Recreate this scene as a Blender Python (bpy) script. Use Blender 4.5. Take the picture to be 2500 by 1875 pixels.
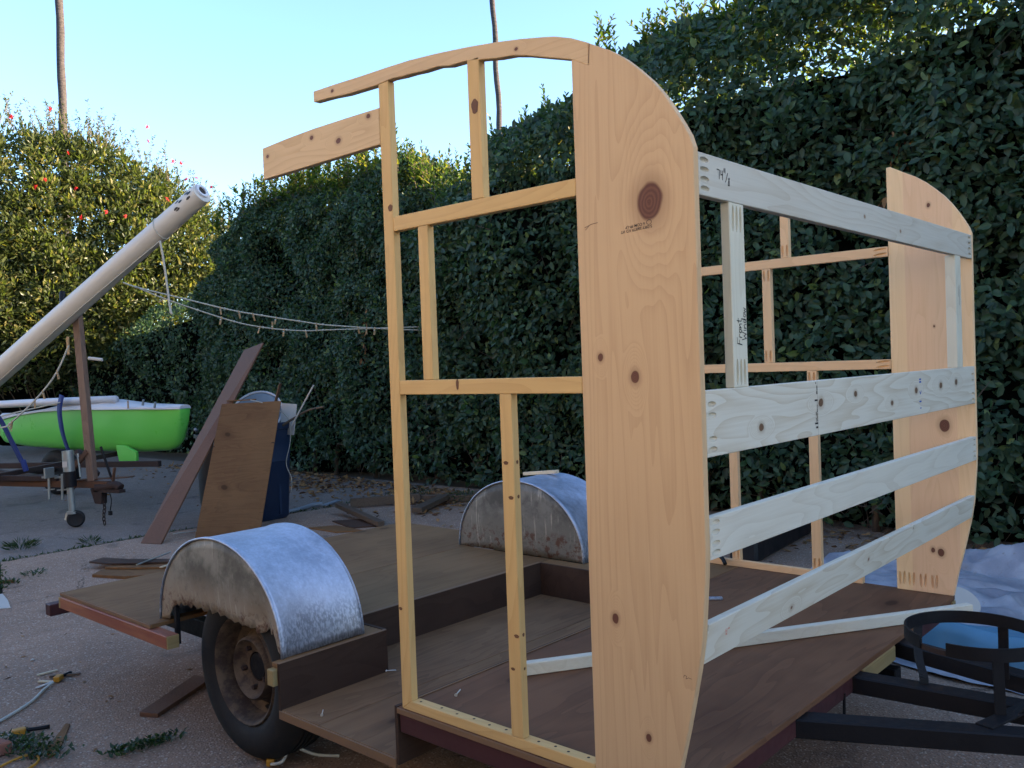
import bpy, bmesh, math, random
import numpy as np
from mathutils import Vector, Matrix, noise as mnoise

for _o in list(bpy.data.objects):
    bpy.data.objects.remove(_o)
random.seed(7)
rng = np.random.default_rng(11)
SC = bpy.context.scene
COL = SC.collection
GZ = -0.45                      # ground level; z = 0 is the trailer deck

# ------------------------------------------------------------------ camera
cam = bpy.data.cameras.new("camera")
cam.sensor_width = 36.0
cam.lens = 36.0 * 2150.5 / 2500.0
cam.clip_start = 0.05
cam.clip_end = 600.0
camo = bpy.data.objects.new("camera", cam)
COL.objects.link(camo)
_R = [[0.744205900, 0.666981524, -0.035961434],
      [0.012269620, 0.040178868, 0.999117168],
      [0.667837581, -0.743990124, 0.021717741]]
_m = Matrix(_R).transposed().to_4x4()
_m.translation = Vector((0.92341, -1.60972, 0.95871))
camo.matrix_world = _m
SC.camera = camo

# ------------------------------------------------------------------ world, sun, exposure
SUN_EL = math.radians(11.5)
SUN_AZ = math.radians(48.0)          # clockwise from +Y
w = bpy.data.worlds.new("World")
SC.world = w
w.use_nodes = True
wn = w.node_tree
wn.nodes.clear()
sky = wn.nodes.new("ShaderNodeTexSky")
sky.sky_type = 'NISHITA'
sky.sun_disc = False
sky.sun_elevation = SUN_EL
sky.sun_rotation = SUN_AZ
sky.air_density = 0.8
sky.dust_density = 1.0
sky.ozone_density = 2.4
bg = wn.nodes.new("ShaderNodeBackground")
bg.inputs['Strength'].default_value = 0.15
wo = wn.nodes.new("ShaderNodeOutputWorld")
wn.links.new(sky.outputs[0], bg.inputs['Color'])
wn.links.new(bg.outputs[0], wo.inputs['Surface'])

sl = bpy.data.lights.new("sun", 'SUN')
sl.energy = 5.0
sl.angle = math.radians(0.5)
sl.color = (1.0, 0.80, 0.54)
slo = bpy.data.objects.new("sun", sl)
COL.objects.link(slo)
_sd = Vector((math.sin(SUN_AZ) * math.cos(SUN_EL), math.cos(SUN_AZ) * math.cos(SUN_EL), math.sin(SUN_EL)))
slo.rotation_euler = (-_sd).to_track_quat('-Z', 'Y').to_euler()

SC.view_settings.view_transform = 'Standard'
SC.view_settings.look = 'None'
SC.view_settings.gamma = 1.0
SC.view_settings.use_curve_mapping = False
SC.view_settings.exposure = 2.3
SC.cycles.max_bounces = 8
SC.cycles.transparent_max_bounces = 8


# ------------------------------------------------------------------ geometry helpers
def grp(o, label=None, cat=None, group=None, kind=None):
    if label: o['label'] = label
    if cat: o['category'] = cat
    if group: o['group'] = group
    if kind: o['kind'] = kind
    return o


def thing(name, label, cat, loc=(0, 0, 0), group=None):
    o = bpy.data.objects.new(name, None)
    o.empty_display_size = 0.1
    o.location = loc
    COL.objects.link(o)
    return grp(o, label, cat, group)


def adopt(o, parent):
    o.parent = parent
    t = Vector(parent.location)     # every location here is a world location
    o.matrix_parent_inverse = Matrix.Translation(-t)


def obj(name, src, mat, parent=None, label=None, smooth=False, cat=None, group=None, kind=None):
    """src: bmesh or Mesh, in world coordinates"""
    if isinstance(src, bmesh.types.BMesh):
        me = bpy.data.meshes.new(name)
        bmesh.ops.recalc_face_normals(src, faces=src.faces)
        src.to_mesh(me)
        src.free()
    else:
        me = src
    if mat is not None:
        for m_ in (mat if isinstance(mat, (list, tuple)) else [mat]):
            me.materials.append(m_)
    if smooth:
        me.polygons.foreach_set('use_smooth', [True] * len(me.polygons))
    o = bpy.data.objects.new(name, me)
    COL.objects.link(o)
    if parent is not None:
        adopt(o, parent)
    return grp(o, label, cat, group, kind)


def sharp(o, ang=40):
    me = o.data
    me.polygons.foreach_set('use_smooth', [True] * len(me.polygons))
    me.set_sharp_from_angle(angle=math.radians(ang))
    return o


def bev(bm, w_=0.002, seg=1):
    bmesh.ops.recalc_face_normals(bm, faces=bm.faces)
    es = [e for e in bm.edges if len(e.link_faces) == 2 and e.calc_face_angle(0) > 0.5]
    bmesh.ops.bevel(bm, geom=es, offset=w_, segments=seg, affect='EDGES', profile=0.6, clamp_overlap=True)
    return bm


def add_box(bm, x0, x1, y0, y1, z0, z1, M=None):
    vs = [bm.verts.new(Vector(p) if M is None else M @ Vector(p)) for p in
          [(x0, y0, z0), (x1, y0, z0), (x1, y1, z0), (x0, y1, z0), (x0, y0, z1), (x1, y0, z1), (x1, y1, z1), (x0, y1, z1)]]
    for f in [(3, 2, 1, 0), (4, 5, 6, 7), (0, 1, 5, 4), (1, 2, 6, 5), (2, 3, 7, 6), (3, 0, 4, 7)]:
        bm.faces.new([vs[i] for i in f])
    return bm


def box(x0, x1, y0, y1, z0, z1, b=0.002, M=None):
    bm = bmesh.new()
    add_box(bm, x0, x1, y0, y1, z0, z1, M)
    return bev(bm, b) if b else bm


def prism(poly, a0, a1, axis='y', b=0.002):
    """polygon in the two other axes, swept along axis from a0 to a1"""
    bm = bmesh.new()
    def P(u, v, a):
        return {'y': (u, a, v), 'x': (a, u, v), 'z': (u, v, a)}[axis]
    A = [bm.verts.new(P(u, v, a0)) for u, v in poly]
    B = [bm.verts.new(P(u, v, a1)) for u, v in poly]
    n = len(poly)
    bm.faces.new(A)
    bm.faces.new(B[::-1])
    for i in range(n):
        bm.faces.new([A[i], B[i], B[(i + 1) % n], A[(i + 1) % n]])
    return bev(bm, b) if b else bm


def frame_from(d, up=(0, 0, 1)):
    d = Vector(d).normalized()
    u = Vector(up)
    if abs(d.dot(u)) > 0.98:
        u = Vector((1, 0, 0))
    s = d.cross(u).normalized()
    return d, s, s.cross(d).normalized()


def add_beam(bm, p0, p1, wd, ht, up=(0, 0, 1)):
    """rectangular bar from p0 to p1 (axis at the section's centre)"""
    p0, p1 = Vector(p0), Vector(p1)
    d, s, u = frame_from(p1 - p0, up)
    vs = []
    for p in (p0, p1):
        for a, c in ((-1, -1), (1, -1), (1, 1), (-1, 1)):
            vs.append(bm.verts.new(p + s * (a * wd / 2) + u * (c * ht / 2)))
    bm.faces.new(vs[0:4][::-1])
    bm.faces.new(vs[4:8])
    for i in range(4):
        j = (i + 1) % 4
        bm.faces.new([vs[i], vs[j], vs[4 + j], vs[4 + i]])
    return bm


def beam(p0, p1, wd, ht, up=(0, 0, 1), b=0.002):
    bm = add_beam(bmesh.new(), p0, p1, wd, ht, up)
    return bev(bm, b) if b else bm


def add_tube(bm, pts, r, n=8, cap=True, close=False):
    pts = [Vector(p) for p in pts]
    rings = []
    N = len(pts)
    prev = None
    for i, p in enumerate(pts):
        if close:
            d = pts[(i + 1) % N] - pts[i - 1]
        else:
            d = pts[min(i + 1, N - 1)] - pts[max(i - 1, 0)]
        d = d.normalized()
        if prev is None:
            _, s, u = frame_from(d)
        else:
            s = (prev - d * prev.dot(d)).normalized()
            u = s.cross(d)
        prev = s
        rr = r[i] if isinstance(r, (list, tuple)) else r
        rings.append([bm.verts.new(p + (s * math.cos(2 * math.pi * k / n) + u * math.sin(2 * math.pi * k / n)) * rr) for k in range(n)])
    M_ = N if close else N - 1
    for i in range(M_):
        a, c = rings[i], rings[(i + 1) % N]
        for k in range(n):
            bm.faces.new([a[k], a[(k + 1) % n], c[(k + 1) % n], c[k]])
    if cap and not close:
        bm.faces.new(rings[0][::-1])
        bm.faces.new(rings[-1])
    return bm


def tube(pts, r, n=8, **k):
    return add_tube(bmesh.new(), pts, r, n, **k)


def add_lathe(bm, prof, M, n=40, close=False):
    """prof: (radius, height along local z); M places it"""
    rings = []
    for r, h in prof:
        if r < 1e-6:
            rings.append([bm.verts.new(M @ Vector((0, 0, h)))])
        else:
            rings.append([bm.verts.new(M @ Vector((r * math.cos(2 * math.pi * k / n), r * math.sin(2 * math.pi * k / n), h))) for k in range(n)])
    L = len(rings)
    for i in range(L if close else L - 1):
        a, c = rings[i], rings[(i + 1) % L]
        for k in range(n):
            k2 = (k + 1) % n
            if len(a) == 1 and len(c) == 1: continue
            if len(a) == 1: bm.faces.new([a[0], c[k], c[k2]])
            elif len(c) == 1: bm.faces.new([a[k], a[k2], c[0]])
            else: bm.faces.new([a[k], a[k2], c[k2], c[k]])
    return bm


def smooth_path(pts, n=8):
    """Catmull-Rom through pts"""
    P = [Vector(p) for p in pts]
    out = []
    for i in range(len(P) - 1):
        p0, p1, p2, p3 = P[max(i - 1, 0)], P[i], P[i + 1], P[min(i + 2, len(P) - 1)]
        for k in range(n):
            t = k / n
            out.append(0.5 * ((2 * p1) + (p2 - p0) * t + (2 * p0 - 5 * p1 + 4 * p2 - p3) * t * t + (3 * p1 - p0 - 3 * p2 + p3) * t ** 3))
    out.append(P[-1])
    return out


def np_mesh(name, V, F):
    V = np.asarray(V, np.float32).reshape(-1, 3)
    F = np.asarray(F, np.int32).reshape(-1, 3)
    me = bpy.data.meshes.new(name)
    me.vertices.add(len(V))
    me.vertices.foreach_set('co', V.ravel())
    me.loops.add(F.size)
    me.loops.foreach_set('vertex_index', F.ravel())
    me.polygons.add(len(F))
    me.polygons.foreach_set('loop_start', np.arange(0, F.size, 3, dtype=np.int32))
    me.polygons.foreach_set('loop_total', np.full(len(F), 3, np.int32))
    me.update(calc_edges=True)
    return me


def pockets(o, cuts):
    """real screw pockets: subtract ellipsoids. cuts: (centre, long axis, half length, half width, depth, normal)"""
    bm = bmesh.new()
    for c, ax, hl, hw, dp, nrm in cuts:
        ax = Vector(ax).normalized(); nrm = Vector(nrm).normalized(); s = ax.cross(nrm)
        M = Matrix((ax * hl, s * hw, nrm * dp)).transposed().to_4x4()
        M.translation = Vector(c)
        bmesh.ops.create_uvsphere(bm, u_segments=14, v_segments=8, radius=1.0, matrix=M)
    me = bpy.data.meshes.new('cutter')
    bmesh.ops.recalc_face_normals(bm, faces=bm.faces)
    bm.to_mesh(me); bm.free()
    co = bpy.data.objects.new('cutter', me)
    COL.objects.link(co)
    md = o.modifiers.new('pockets', 'BOOLEAN')
    md.operation = 'DIFFERENCE'; md.object = co; md.solver = 'EXACT'
    bpy.context.view_layer.update()
    ev = o.evaluated_get(bpy.context.evaluated_depsgraph_get())
    nm = bpy.data.meshes.new_from_object(ev)
    o.modifiers.clear()
    if len(nm.polygons) > 6:
        o.data = nm
    bpy.data.objects.remove(co)


# ------------------------------------------------------------------ material helpers
class NT:
    def __init__(s, name):
        s.m = bpy.data.materials.new(name)
        s.m.use_nodes = True
        s.nt = s.m.node_tree
        s.b = s.nt.nodes['Principled BSDF']
        s.out = s.nt.nodes['Material Output']
        s._tc = None
    def n(s, t, **kw):
        x = s.nt.nodes.new(t)
        for k, v in kw.items():
            if hasattr(x, k): setattr(x, k, v)
            else: x.inputs[k].default_value = v
        return x
    def l(s, a, b): s.nt.links.new(a, b)
    def tc(s, which='Object'):
        if s._tc is None: s._tc = s.n('ShaderNodeTexCoord')
        return s._tc.outputs[which]
    def mp(s, vec, scale=(1, 1, 1), loc=(0, 0, 0), rot=(0, 0, 0)):
        x = s.n('ShaderNodeMapping')
        x.inputs['Scale'].default_value = scale; x.inputs['Location'].default_value = loc; x.inputs['Rotation'].default_value = rot
        s.l(vec, x.inputs['Vector']); return x.outputs[0]
    def noise(s, vec, scale=5, detail=4, rough=0.55, dist=0.0):
        x = s.n('ShaderNodeTexNoise')
        x.inputs['Scale'].default_value = scale; x.inputs['Detail'].default_value = detail
        x.inputs['Roughness'].default_value = rough; x.inputs['Distortion'].default_value = dist
        s.l(vec, x.inputs['Vector']); return x.outputs['Fac']
    def vor(s, vec, scale=5, feature='F1', out='Distance'):
        x = s.n('ShaderNodeTexVoronoi', feature=feature)
        x.inputs['Scale'].default_value = scale
        s.l(vec, x.inputs['Vector']); return x.outputs[out]
    def math(s, op, a, b=None, c=None, clamp=False):
        x = s.n('ShaderNodeMath', operation=op); x.use_clamp = clamp
        for i, v in enumerate((a, b, c)):
            if v is None: continue
            if isinstance(v, (int, float)): x.inputs[i].default_value = v
            else: s.l(v, x.inputs[i])
        return x.outputs[0]
    def mr(s, v, a, b, c=0.0, d=1.0, smooth=True):
        x = s.n('ShaderNodeMapRange')
        if smooth: x.interpolation_type = 'SMOOTHSTEP'
        for k, val in zip(('From Min', 'From Max', 'To Min', 'To Max'), (a, b, c, d)): x.inputs[k].default_value = val
        s.l(v, x.inputs['Value']); return x.outputs[0]
    def mix(s, f, a, b, mode='MIX'):
        x = s.n('ShaderNodeMix', data_type='RGBA', blend_type=mode)
        for sock, v in ((x.inputs['Factor'], f), (x.inputs[6], a), (x.inputs[7], b)):
            if isinstance(v, (int, float)): sock.default_value = v
            elif isinstance(v, tuple): sock.default_value = (*v, 1) if len(v) == 3 else v
            else: s.l(v, sock)
        return x.outputs[2]
    def bump(s, h, strength=0.3, dist=0.01):
        x = s.n('ShaderNodeBump'); x.inputs['Strength'].default_value = strength; x.inputs['Distance'].default_value = dist
        s.l(h, x.inputs['Height']); s.l(x.outputs[0], s.b.inputs['Normal']); return x
    def col(s, v):
        if isinstance(v, tuple): s.b.inputs['Base Color'].default_value = (*v, 1)
        else: s.l(v, s.b.inputs['Base Color'])
    def rough(s, v):
        if isinstance(v, (int, float)): s.b.inputs['Roughness'].default_value = v
        else: s.l(v, s.b.inputs['Roughness'])
    def offset_vec(s):
        """object coordinates shifted by a random amount per object"""
        oi = s.n('ShaderNodeObjectInfo')
        r = s.math('MULTIPLY', oi.outputs['Random'], 37.0)
        a = s.n('ShaderNodeVectorMath', operation='ADD')
        cx = s.n('ShaderNodeCombineXYZ')
        for i in range(3): s.l(r, cx.inputs[i])
        s.l(s.tc(), a.inputs[0]); s.l(cx.outputs[0], a.inputs[1])
        return a.outputs[0]


def wood(name, light, dark, axis='z', ring=9.0, fine=0.25, contrast=0.5, knots=(), knot_col=(0.105, 0.042, 0.026), rough=0.6, seams=(), per_object=True, tint=None, blotch=0.25, warp=(1.0, 0.8)):
    """sawn timber: growth rings stretched along axis, fibres, knots that bend the rings"""
    k = NT(name)
    ax = 'xyz'.index(axis)
    vec = k.offset_vec() if per_object else k.tc()
    st = [7.0, 7.0, 7.0]; st[ax] = warp[0]
    field = k.math('MULTIPLY', k.noise(k.mp(vec, tuple(st)), scale=warp[1], detail=2.5, rough=0.45), 3.0)
    kmask = None; khalo = None; kring = None
    for (kx, ky, kz, kr) in knots:
        sub = k.n('ShaderNodeVectorMath', operation='SUBTRACT'); k.l(k.tc(), sub.inputs[0]); sub.inputs[1].default_value = (kx, ky, kz)
        sc = [1.15, 1.15, 1.15]; sc[ax] = 0.85
        mul = k.n('ShaderNodeVectorMath', operation='MULTIPLY'); k.l(sub.outputs[0], mul.inputs[0]); mul.inputs[1].default_value = tuple(sc)
        ln = k.n('ShaderNodeVectorMath', operation='LENGTH'); k.l(mul.outputs[0], ln.inputs[0])
        d0 = ln.outputs['Value']
        nz = k.math('MULTIPLY', k.math('SUBTRACT', k.noise(k.tc(), scale=0.35 / kr, detail=2), 0.5), kr * 0.7)
        d = k.math('ADD', d0, nz)
        sc2 = [1.0, 1.0, 1.0]; sc2[ax] = 0.42
        mul2 = k.n('ShaderNodeVectorMath', operation='MULTIPLY'); k.l(sub.outputs[0], mul2.inputs[0]); mul2.inputs[1].default_value = tuple(sc2)
        ln2 = k.n('ShaderNodeVectorMath', operation='LENGTH'); k.l(mul2.outputs[0], ln2.inputs[0])
        bend = k.mr(ln2.outputs['Value'], 0.0, kr * 3.0, 1.1, 0.0)
        field = k.math('ADD', field, bend)
        m1 = k.mr(d, kr * 0.82, kr * 1.05, 1.0, 0.0)
        h1 = k.mr(d, kr * 0.9, kr * 2.1, 0.45, 0.0)
        rg = k.math('MULTIPLY', k.math('ADD', k.math('MULTIPLY', k.math('SINE', k.math('MULTIPLY', k.math('ADD', d, k.math('MULTIPLY', k.noise(k.tc(), scale=1.2 / kr, detail=3), kr * 0.35)), 24.0 / kr)), 0.5), 0.5), m1)
        kmask = m1 if kmask is None else k.math('MAXIMUM', kmask, m1)
        khalo = h1 if khalo is None else k.math('MAXIMUM', khalo, h1)
        kring = rg if kring is None else k.math('MAXIMUM', kring, rg)
    rings = k.math('FRACT', k.math('MULTIPLY', field, ring))
    rings = k.math('POWER', rings, 2.2)
    sf = [170.0, 170.0, 170.0]; sf[ax] = 4.0
    fib = k.noise(k.mp(vec, tuple(sf)), scale=1.0, detail=3, rough=0.6)
    bl = k.noise(vec, scale=3.5, detail=2)
    f = k.math('MULTIPLY', rings, contrast)
    f = k.math('ADD', f, k.math('MULTIPLY', k.math('SUBTRACT', fib, 0.5), fine * 2), clamp=True)
    f = k.math('ADD', f, k.math('MULTIPLY', k.math('SUBTRACT', bl, 0.5), blotch * 2), clamp=True)
    c = k.mix(f, light, dark)
    if tint is not None:            # boards of other colour glued side by side: (coordinate axis, edge, colour factor)
        for (ta, t0, t1, tcol, amt) in tint:
            sp = k.n('ShaderNodeSeparateXYZ'); k.l(k.tc(), sp.inputs[0])
            v = sp.outputs[ta]
            msk = k.math('MULTIPLY', k.math('MULTIPLY', k.math('GREATER_THAN', v, t0), k.math('LESS_THAN', v, t1)), amt)
            c = k.mix(msk, c, tcol, 'MULTIPLY')
    if kmask is not None:
        c = k.mix(khalo, c, tuple(0.5 * a + 0.5 * b for a, b in zip(dark, knot_col)))
        c = k.mix(kmask, c, k.mix(kring, knot_col, tuple(min(1, q * 1.45) for q in knot_col)))
    k.col(c)
    k.rough(k.mr(fib, 0.2, 0.8, rough - 0.07, rough + 0.1))
    k.bump(k.math('ADD', fib, k.math('MULTIPLY', rings, 0.3)), 0.25, 0.0015)
    k.b.inputs['Specular IOR Level'].default_value = 0.25
    return k.m


def plain(name, c, rough=0.6, metal=0.0, var=0.15, scale=12.0, bump=0.0, bscale=60.0, spec=0.4):
    k = NT(name)
    v = k.offset_vec()
    nz = k.noise(v, scale=scale, detail=5, rough=0.6)
    k.col(k.mix(nz, tuple(x * (1 - var) for x in c), tuple(min(1, x * (1 + var)) for x in c)))
    k.rough(k.mr(nz, 0.3, 0.7, max(0, rough - 0.08), min(1, rough + 0.08)))
    k.b.inputs['Metallic'].default_value = metal
    k.b.inputs['Specular IOR Level'].default_value = spec
    if bump: k.bump(k.noise(v, scale=bscale, detail=4), bump, 0.004)
    return k.m


def leafmat(name, c1, c2, c3=None, trans=0.35, rough=0.38, spec=0.45, c3_at=0.93, trans_gain=(2.2, 2.4, 0.9)):
    k = NT(name)
    g = k.n('ShaderNodeNewGeometry')
    oi = k.n('ShaderNodeObjectInfo')
    r = k.math('FRACT', k.math('ADD', g.outputs['Random Per Island'], oi.outputs['Random']))
    c = k.mix(r, c1, c2)
    if c3 is not None:
        c = k.mix(k.math('GREATER_THAN', r, c3_at), c, c3)
    k.col(c)
    k.rough(rough)
    k.b.inputs['Specular IOR Level'].default_value = spec
    tr = k.n('ShaderNodeBsdfTranslucent')
    tcol = k.mix(1.0, c, (*trans_gain, 1), 'MULTIPLY')
    k.l(tcol, tr.inputs['Color'])
    mx = k.n('ShaderNodeMixShader'); mx.inputs[0].default_value = trans
    k.l(k.b.outputs[0], mx.inputs[1]); k.l(tr.outputs[0], mx.inputs[2]); k.l(mx.outputs[0], k.out.inputs['Surface'])
    return k.m


# ------------------------------------------------------------------ materials
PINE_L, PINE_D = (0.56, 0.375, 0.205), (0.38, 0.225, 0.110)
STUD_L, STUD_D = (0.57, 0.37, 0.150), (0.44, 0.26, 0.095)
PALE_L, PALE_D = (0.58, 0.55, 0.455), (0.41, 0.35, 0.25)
near_knots = [(-0.110, 0.0, 1.297, 0.037), (-0.251, 0.0, 0.968, 0.008), (-0.160, 0.0, 0.922, 0.013), (-0.234, 0.0, 0.379, 0.010),
              (-0.155, 0.0, 0.129, 0.008), (-0.112, 0.0, 0.0, 0.006)]
M_panel_near = wood('pine_panel_near', PINE_L, PINE_D, 'z', ring=7, contrast=0.30, knots=near_knots, per_object=False, blotch=0.22, warp=(0.40, 0.9))
far_knots = [(-0.112, 2.045, 0.662, 0.022), (-0.135, 2.045, 0.165, 0.014), (-0.165, 2.045, 0.172, 0.010), (-0.150, 2.045, 1.52, 0.008), (-0.14, 2.045, 1.05, 0.005)]
M_panel_far = wood('pine_panel_far_lit', (0.70, 0.46, 0.275), (0.56, 0.34, 0.18), 'z', ring=7, contrast=0.3, knots=far_knots, per_object=False,
                   tint=[(0, -0.40, -0.243, (1.06, 1.14, 1.08), 1.0), (0, -0.065, 0.05, (1.05, 1.1, 1.04), 1.0)], blotch=0.15)  # lighter base than the near panel: the far wall's light is in the colour
M_stud_v = wood('stud_wood_upright', STUD_L, STUD_D, 'z', ring=6, contrast=0.4)
M_stud_h = wood('stud_wood_level', STUD_L, STUD_D, 'x', ring=6, contrast=0.4)
M_far_v = wood('stud_wood_far_lit_upright', (0.68, 0.45, 0.25), (0.54, 0.33, 0.165), 'z', ring=6, contrast=0.35)  # lighter copies of the stud wood, with the far wall's light in the colour
M_far_h = wood('stud_wood_far_lit_level', (0.68, 0.44, 0.24), (0.54, 0.32, 0.155), 'x', ring=6, contrast=0.35)
M_arch = wood('arch_wood', (0.58, 0.40, 0.22), (0.45, 0.29, 0.145), 'x', ring=7, contrast=0.4, per_object=False,
              knots=[(-1.19, 0.0, 1.783, 0.006), (-0.47, 0, 1.715, 0.005)])
M_head = wood('header_wood', (0.58, 0.405, 0.22), (0.42, 0.27, 0.13), 'x', ring=8, contrast=0.5, per_object=False,
              knots=[(-1.30, 0, 1.668, 0.008), (-1.17, 0, 1.633, 0.010), (-1.54, 0, 1.655, 0.007), (-1.03, 0, 1.675, 0.008)])
r2k = [(0.0, 0.268, 0.795, 0.011), (0, 0.605, 0.833, 0.013), (0, 0.844, 0.844, 0.010), (0, 1.134, 0.802, 0.009), (0, 1.36, 0.83, 0.012), (0, 1.62, 0.835, 0.014), (0, 1.80, 0.84, 0.013)]
M_rail2 = wood('spruce_rail_wide', PALE_L, (0.40, 0.315, 0.20), 'y', ring=7, contrast=0.5, knots=r2k, knot_col=(0.11, 0.062, 0.035), per_object=False, blotch=0.12)
M_rail = wood('spruce_rail', PALE_L, (0.42, 0.36, 0.265), 'y', ring=6, contrast=0.35, blotch=0.15)
M_rail4 = wood('spruce_rail_low', PALE_L, (0.40, 0.315, 0.20), 'y', ring=7, contrast=0.45, knots=[(-0.012, 0.44, 0.335, 0.010), (-0.012, 0.95, 0.36, 0.007)], knot_col=(0.14, 0.07, 0.04), per_object=False)
M_railtop = wood('spruce_rail_top', (0.50, 0.475, 0.40), (0.37, 0.31, 0.225), 'y', ring=6, contrast=0.4, knots=[(0, 0.95, 1.345, 0.006), (0, 1.25, 1.33, 0.006)], knot_col=(0.2, 0.13, 0.08), per_object=False)
M_fws = wood('spruce_stud', (0.58, 0.555, 0.44), (0.45, 0.40, 0.29), 'z', ring=5, contrast=0.3)
M_pale = wood('pale_batten_wood', (0.58, 0.49, 0.34), (0.43, 0.34, 0.22), 'x', ring=5, contrast=0.3)


def plymat(name, light, dark, axis='y', scale=1.0, knotty=0.8, rough=0.7):
    k = NT(name)
    ax = 'xyz'.index(axis)
    v = k.offset_vec()
    st = [5.0, 5.0, 5.0]; st[ax] = 0.9
    if axis == 'x' and scale != 1.0: st = [0.8, 0.8, 7.0]
    wv = k.mp(v, tuple(x * scale for x in st))
    field = k.noise(wv, scale=1.0, detail=3, rough=0.5, dist=0.6)
    rings = k.math('POWER', k.math('FRACT', k.math('MULTIPLY', field, 9.0)), 1.8)
    sf = [110.0, 110.0, 110.0]; sf[ax] = 5.0
    fib = k.noise(k.mp(v, tuple(sf)), scale=1.0, detail=3)
    big = k.noise(v, scale=2.2, detail=3)
    f = k.math('ADD', k.math('MULTIPLY', rings, 0.34), k.math('MULTIPLY', fib, 0.35))
    f = k.math('ADD', f, k.math('MULTIPLY', k.math('SUBTRACT', big, 0.5), 1.5), clamp=True)
    c = k.mix(f, light, dark)
    sk = [2.6, 2.6, 2.6]; sk[ax] = 1.4
    vd = k.vor(k.mp(v, tuple(sk)), scale=1.3)
    kn = k.mr(k.math('ADD', vd, k.math('MULTIPLY', field, 0.06)), 0.075, 0.12, knotty, 0.0)
    c = k.mix(kn, c, tuple(x * 0.35 for x in dark))
    halo = k.mr(vd, 0.08, 0.25, 0.35, 0.0)
    c = k.mix(halo, c, tuple(x * 0.8 for x in dark))
    k.col(c)
    k.rough(rough)
    k.b.inputs['Specular IOR Level'].default_value = 0.12
    k.bump(k.math('ADD', fib, rings), 0.2, 0.0015)
    return k.m


M_deck_rear = plymat('plywood_deck_rear', (0.195, 0.110, 0.052), (0.105, 0.054, 0.025), 'y')
M_deck_front = plymat('plywood_deck_front', (0.165, 0.083, 0.045), (0.075, 0.036, 0.021), 'y')
M_floor = plymat('plywood_floor', (0.20, 0.112, 0.058), (0.085, 0.045, 0.025), 'y')
M_riser = plymat('plywood_riser', (0.052, 0.031, 0.022), (0.028, 0.016, 0.012), 'y')  # far darker than the floor ply: shade under the trailer is in the colour
M_sheet = plymat('plywood_sheet', (0.150, 0.080, 0.036), (0.078, 0.038, 0.018), 'x', scale=1.4)
M_plank_brown = wood('brown_plank', (0.125, 0.062, 0.036), (0.078, 0.037, 0.022), 'z', ring=5, contrast=0.3)
M_scrap = plymat('plywood_scrap', (0.19, 0.098, 0.042), (0.10, 0.048, 0.023), 'x', scale=2)
M_scrap_dark = plymat('plywood_scrap_dark', (0.07, 0.040, 0.028), (0.036, 0.021, 0.016), 'x', scale=2)
M_old = wood('weathered_timber', (0.095, 0.066, 0.046), (0.045, 0.029, 0.021), 'x', ring=6, contrast=0.5)
M_ply_edge = plain('plywood_edge', (0.17, 0.095, 0.048), 0.7, var=0.3, scale=90)
M_red = NT('red_brown_paint')
_v = M_red.offset_vec()
_n = M_red.noise(M_red.mp(_v, (3, 25, 25)), scale=1.0, detail=4)
M_red.col(M_red.mix(M_red.mr(_n, 0.35, 0.7), (0.20, 0.056, 0.030), (0.28, 0.105, 0.048)))
M_red.rough(0.6); M_red.bump(_n, 0.2, 0.003)
M_red = M_red.m
M_maroon = plain('maroon_paint', (0.050, 0.013, 0.014), 0.55, var=0.25, scale=20, bump=0.1)
M_black = plain('black_steel', (0.006, 0.006, 0.008), 0.6, var=0.3, scale=30, bump=0.15, bscale=90, spec=0.22)
M_yellowwood = wood('treated_block', (0.27, 0.20, 0.09), (0.19, 0.13, 0.055), 'y', ring=6, contrast=0.4)


def galv(name, base, spangle=0.5, streak=True, metal=0.75, rough=0.5, dirt_top=0.10):
    k = NT(name)
    v = k.tc()
    cell = k.vor(v, scale=140, out='Color')
    sep = k.n('ShaderNodeSeparateColor'); k.l(cell, sep.inputs[0])
    n1 = k.noise(v, scale=7, detail=6, rough=0.65)
    st = k.noise(k.mp(v, (45, 45, 5)), scale=1, detail=4, rough=0.6)
    f = k.math('ADD', k.math('MULTIPLY', n1, 0.55), k.math('MULTIPLY', st, 0.45))
    c = k.mix(k.mr(f, 0.3, 0.7), tuple(x * 0.72 for x in base), tuple(min(1, x * 1.2) for x in base))
    c = k.mix(k.math('MULTIPLY', sep.outputs[0], 0.25), c, tuple(x * 0.55 for x in base))
    sp = k.n('ShaderNodeSeparateXYZ'); k.l(v, sp.inputs[0])
    lowz = k.math('ADD', sp.outputs[2], k.math('MULTIPLY', k.math('SUBTRACT', n1, 0.5), 0.16))
    low = k.mr(lowz, dirt_top - 0.02, dirt_top + 0.07, 1.0, 0.0)
    speck = k.mr(k.noise(k.mp(v, (60, 60, 30)), scale=2, detail=4), 0.40, 0.62)
    c = k.mix(k.math('MULTIPLY', low, 0.62), c, k.mix(speck, tuple(x * 0.38 for x in base), tuple(min(1, x * 1.05) for x in base)))
    k.col(c)
    k.b.inputs['Metallic'].default_value = metal
    k.rough(k.mr(f, 0.3, 0.7, rough - 0.08, rough + 0.12))
    k.bump(n1, 0.12, 0.004)
    return k.m


M_galv = galv('galvanised_sheet', (0.43, 0.475, 0.57))


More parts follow.
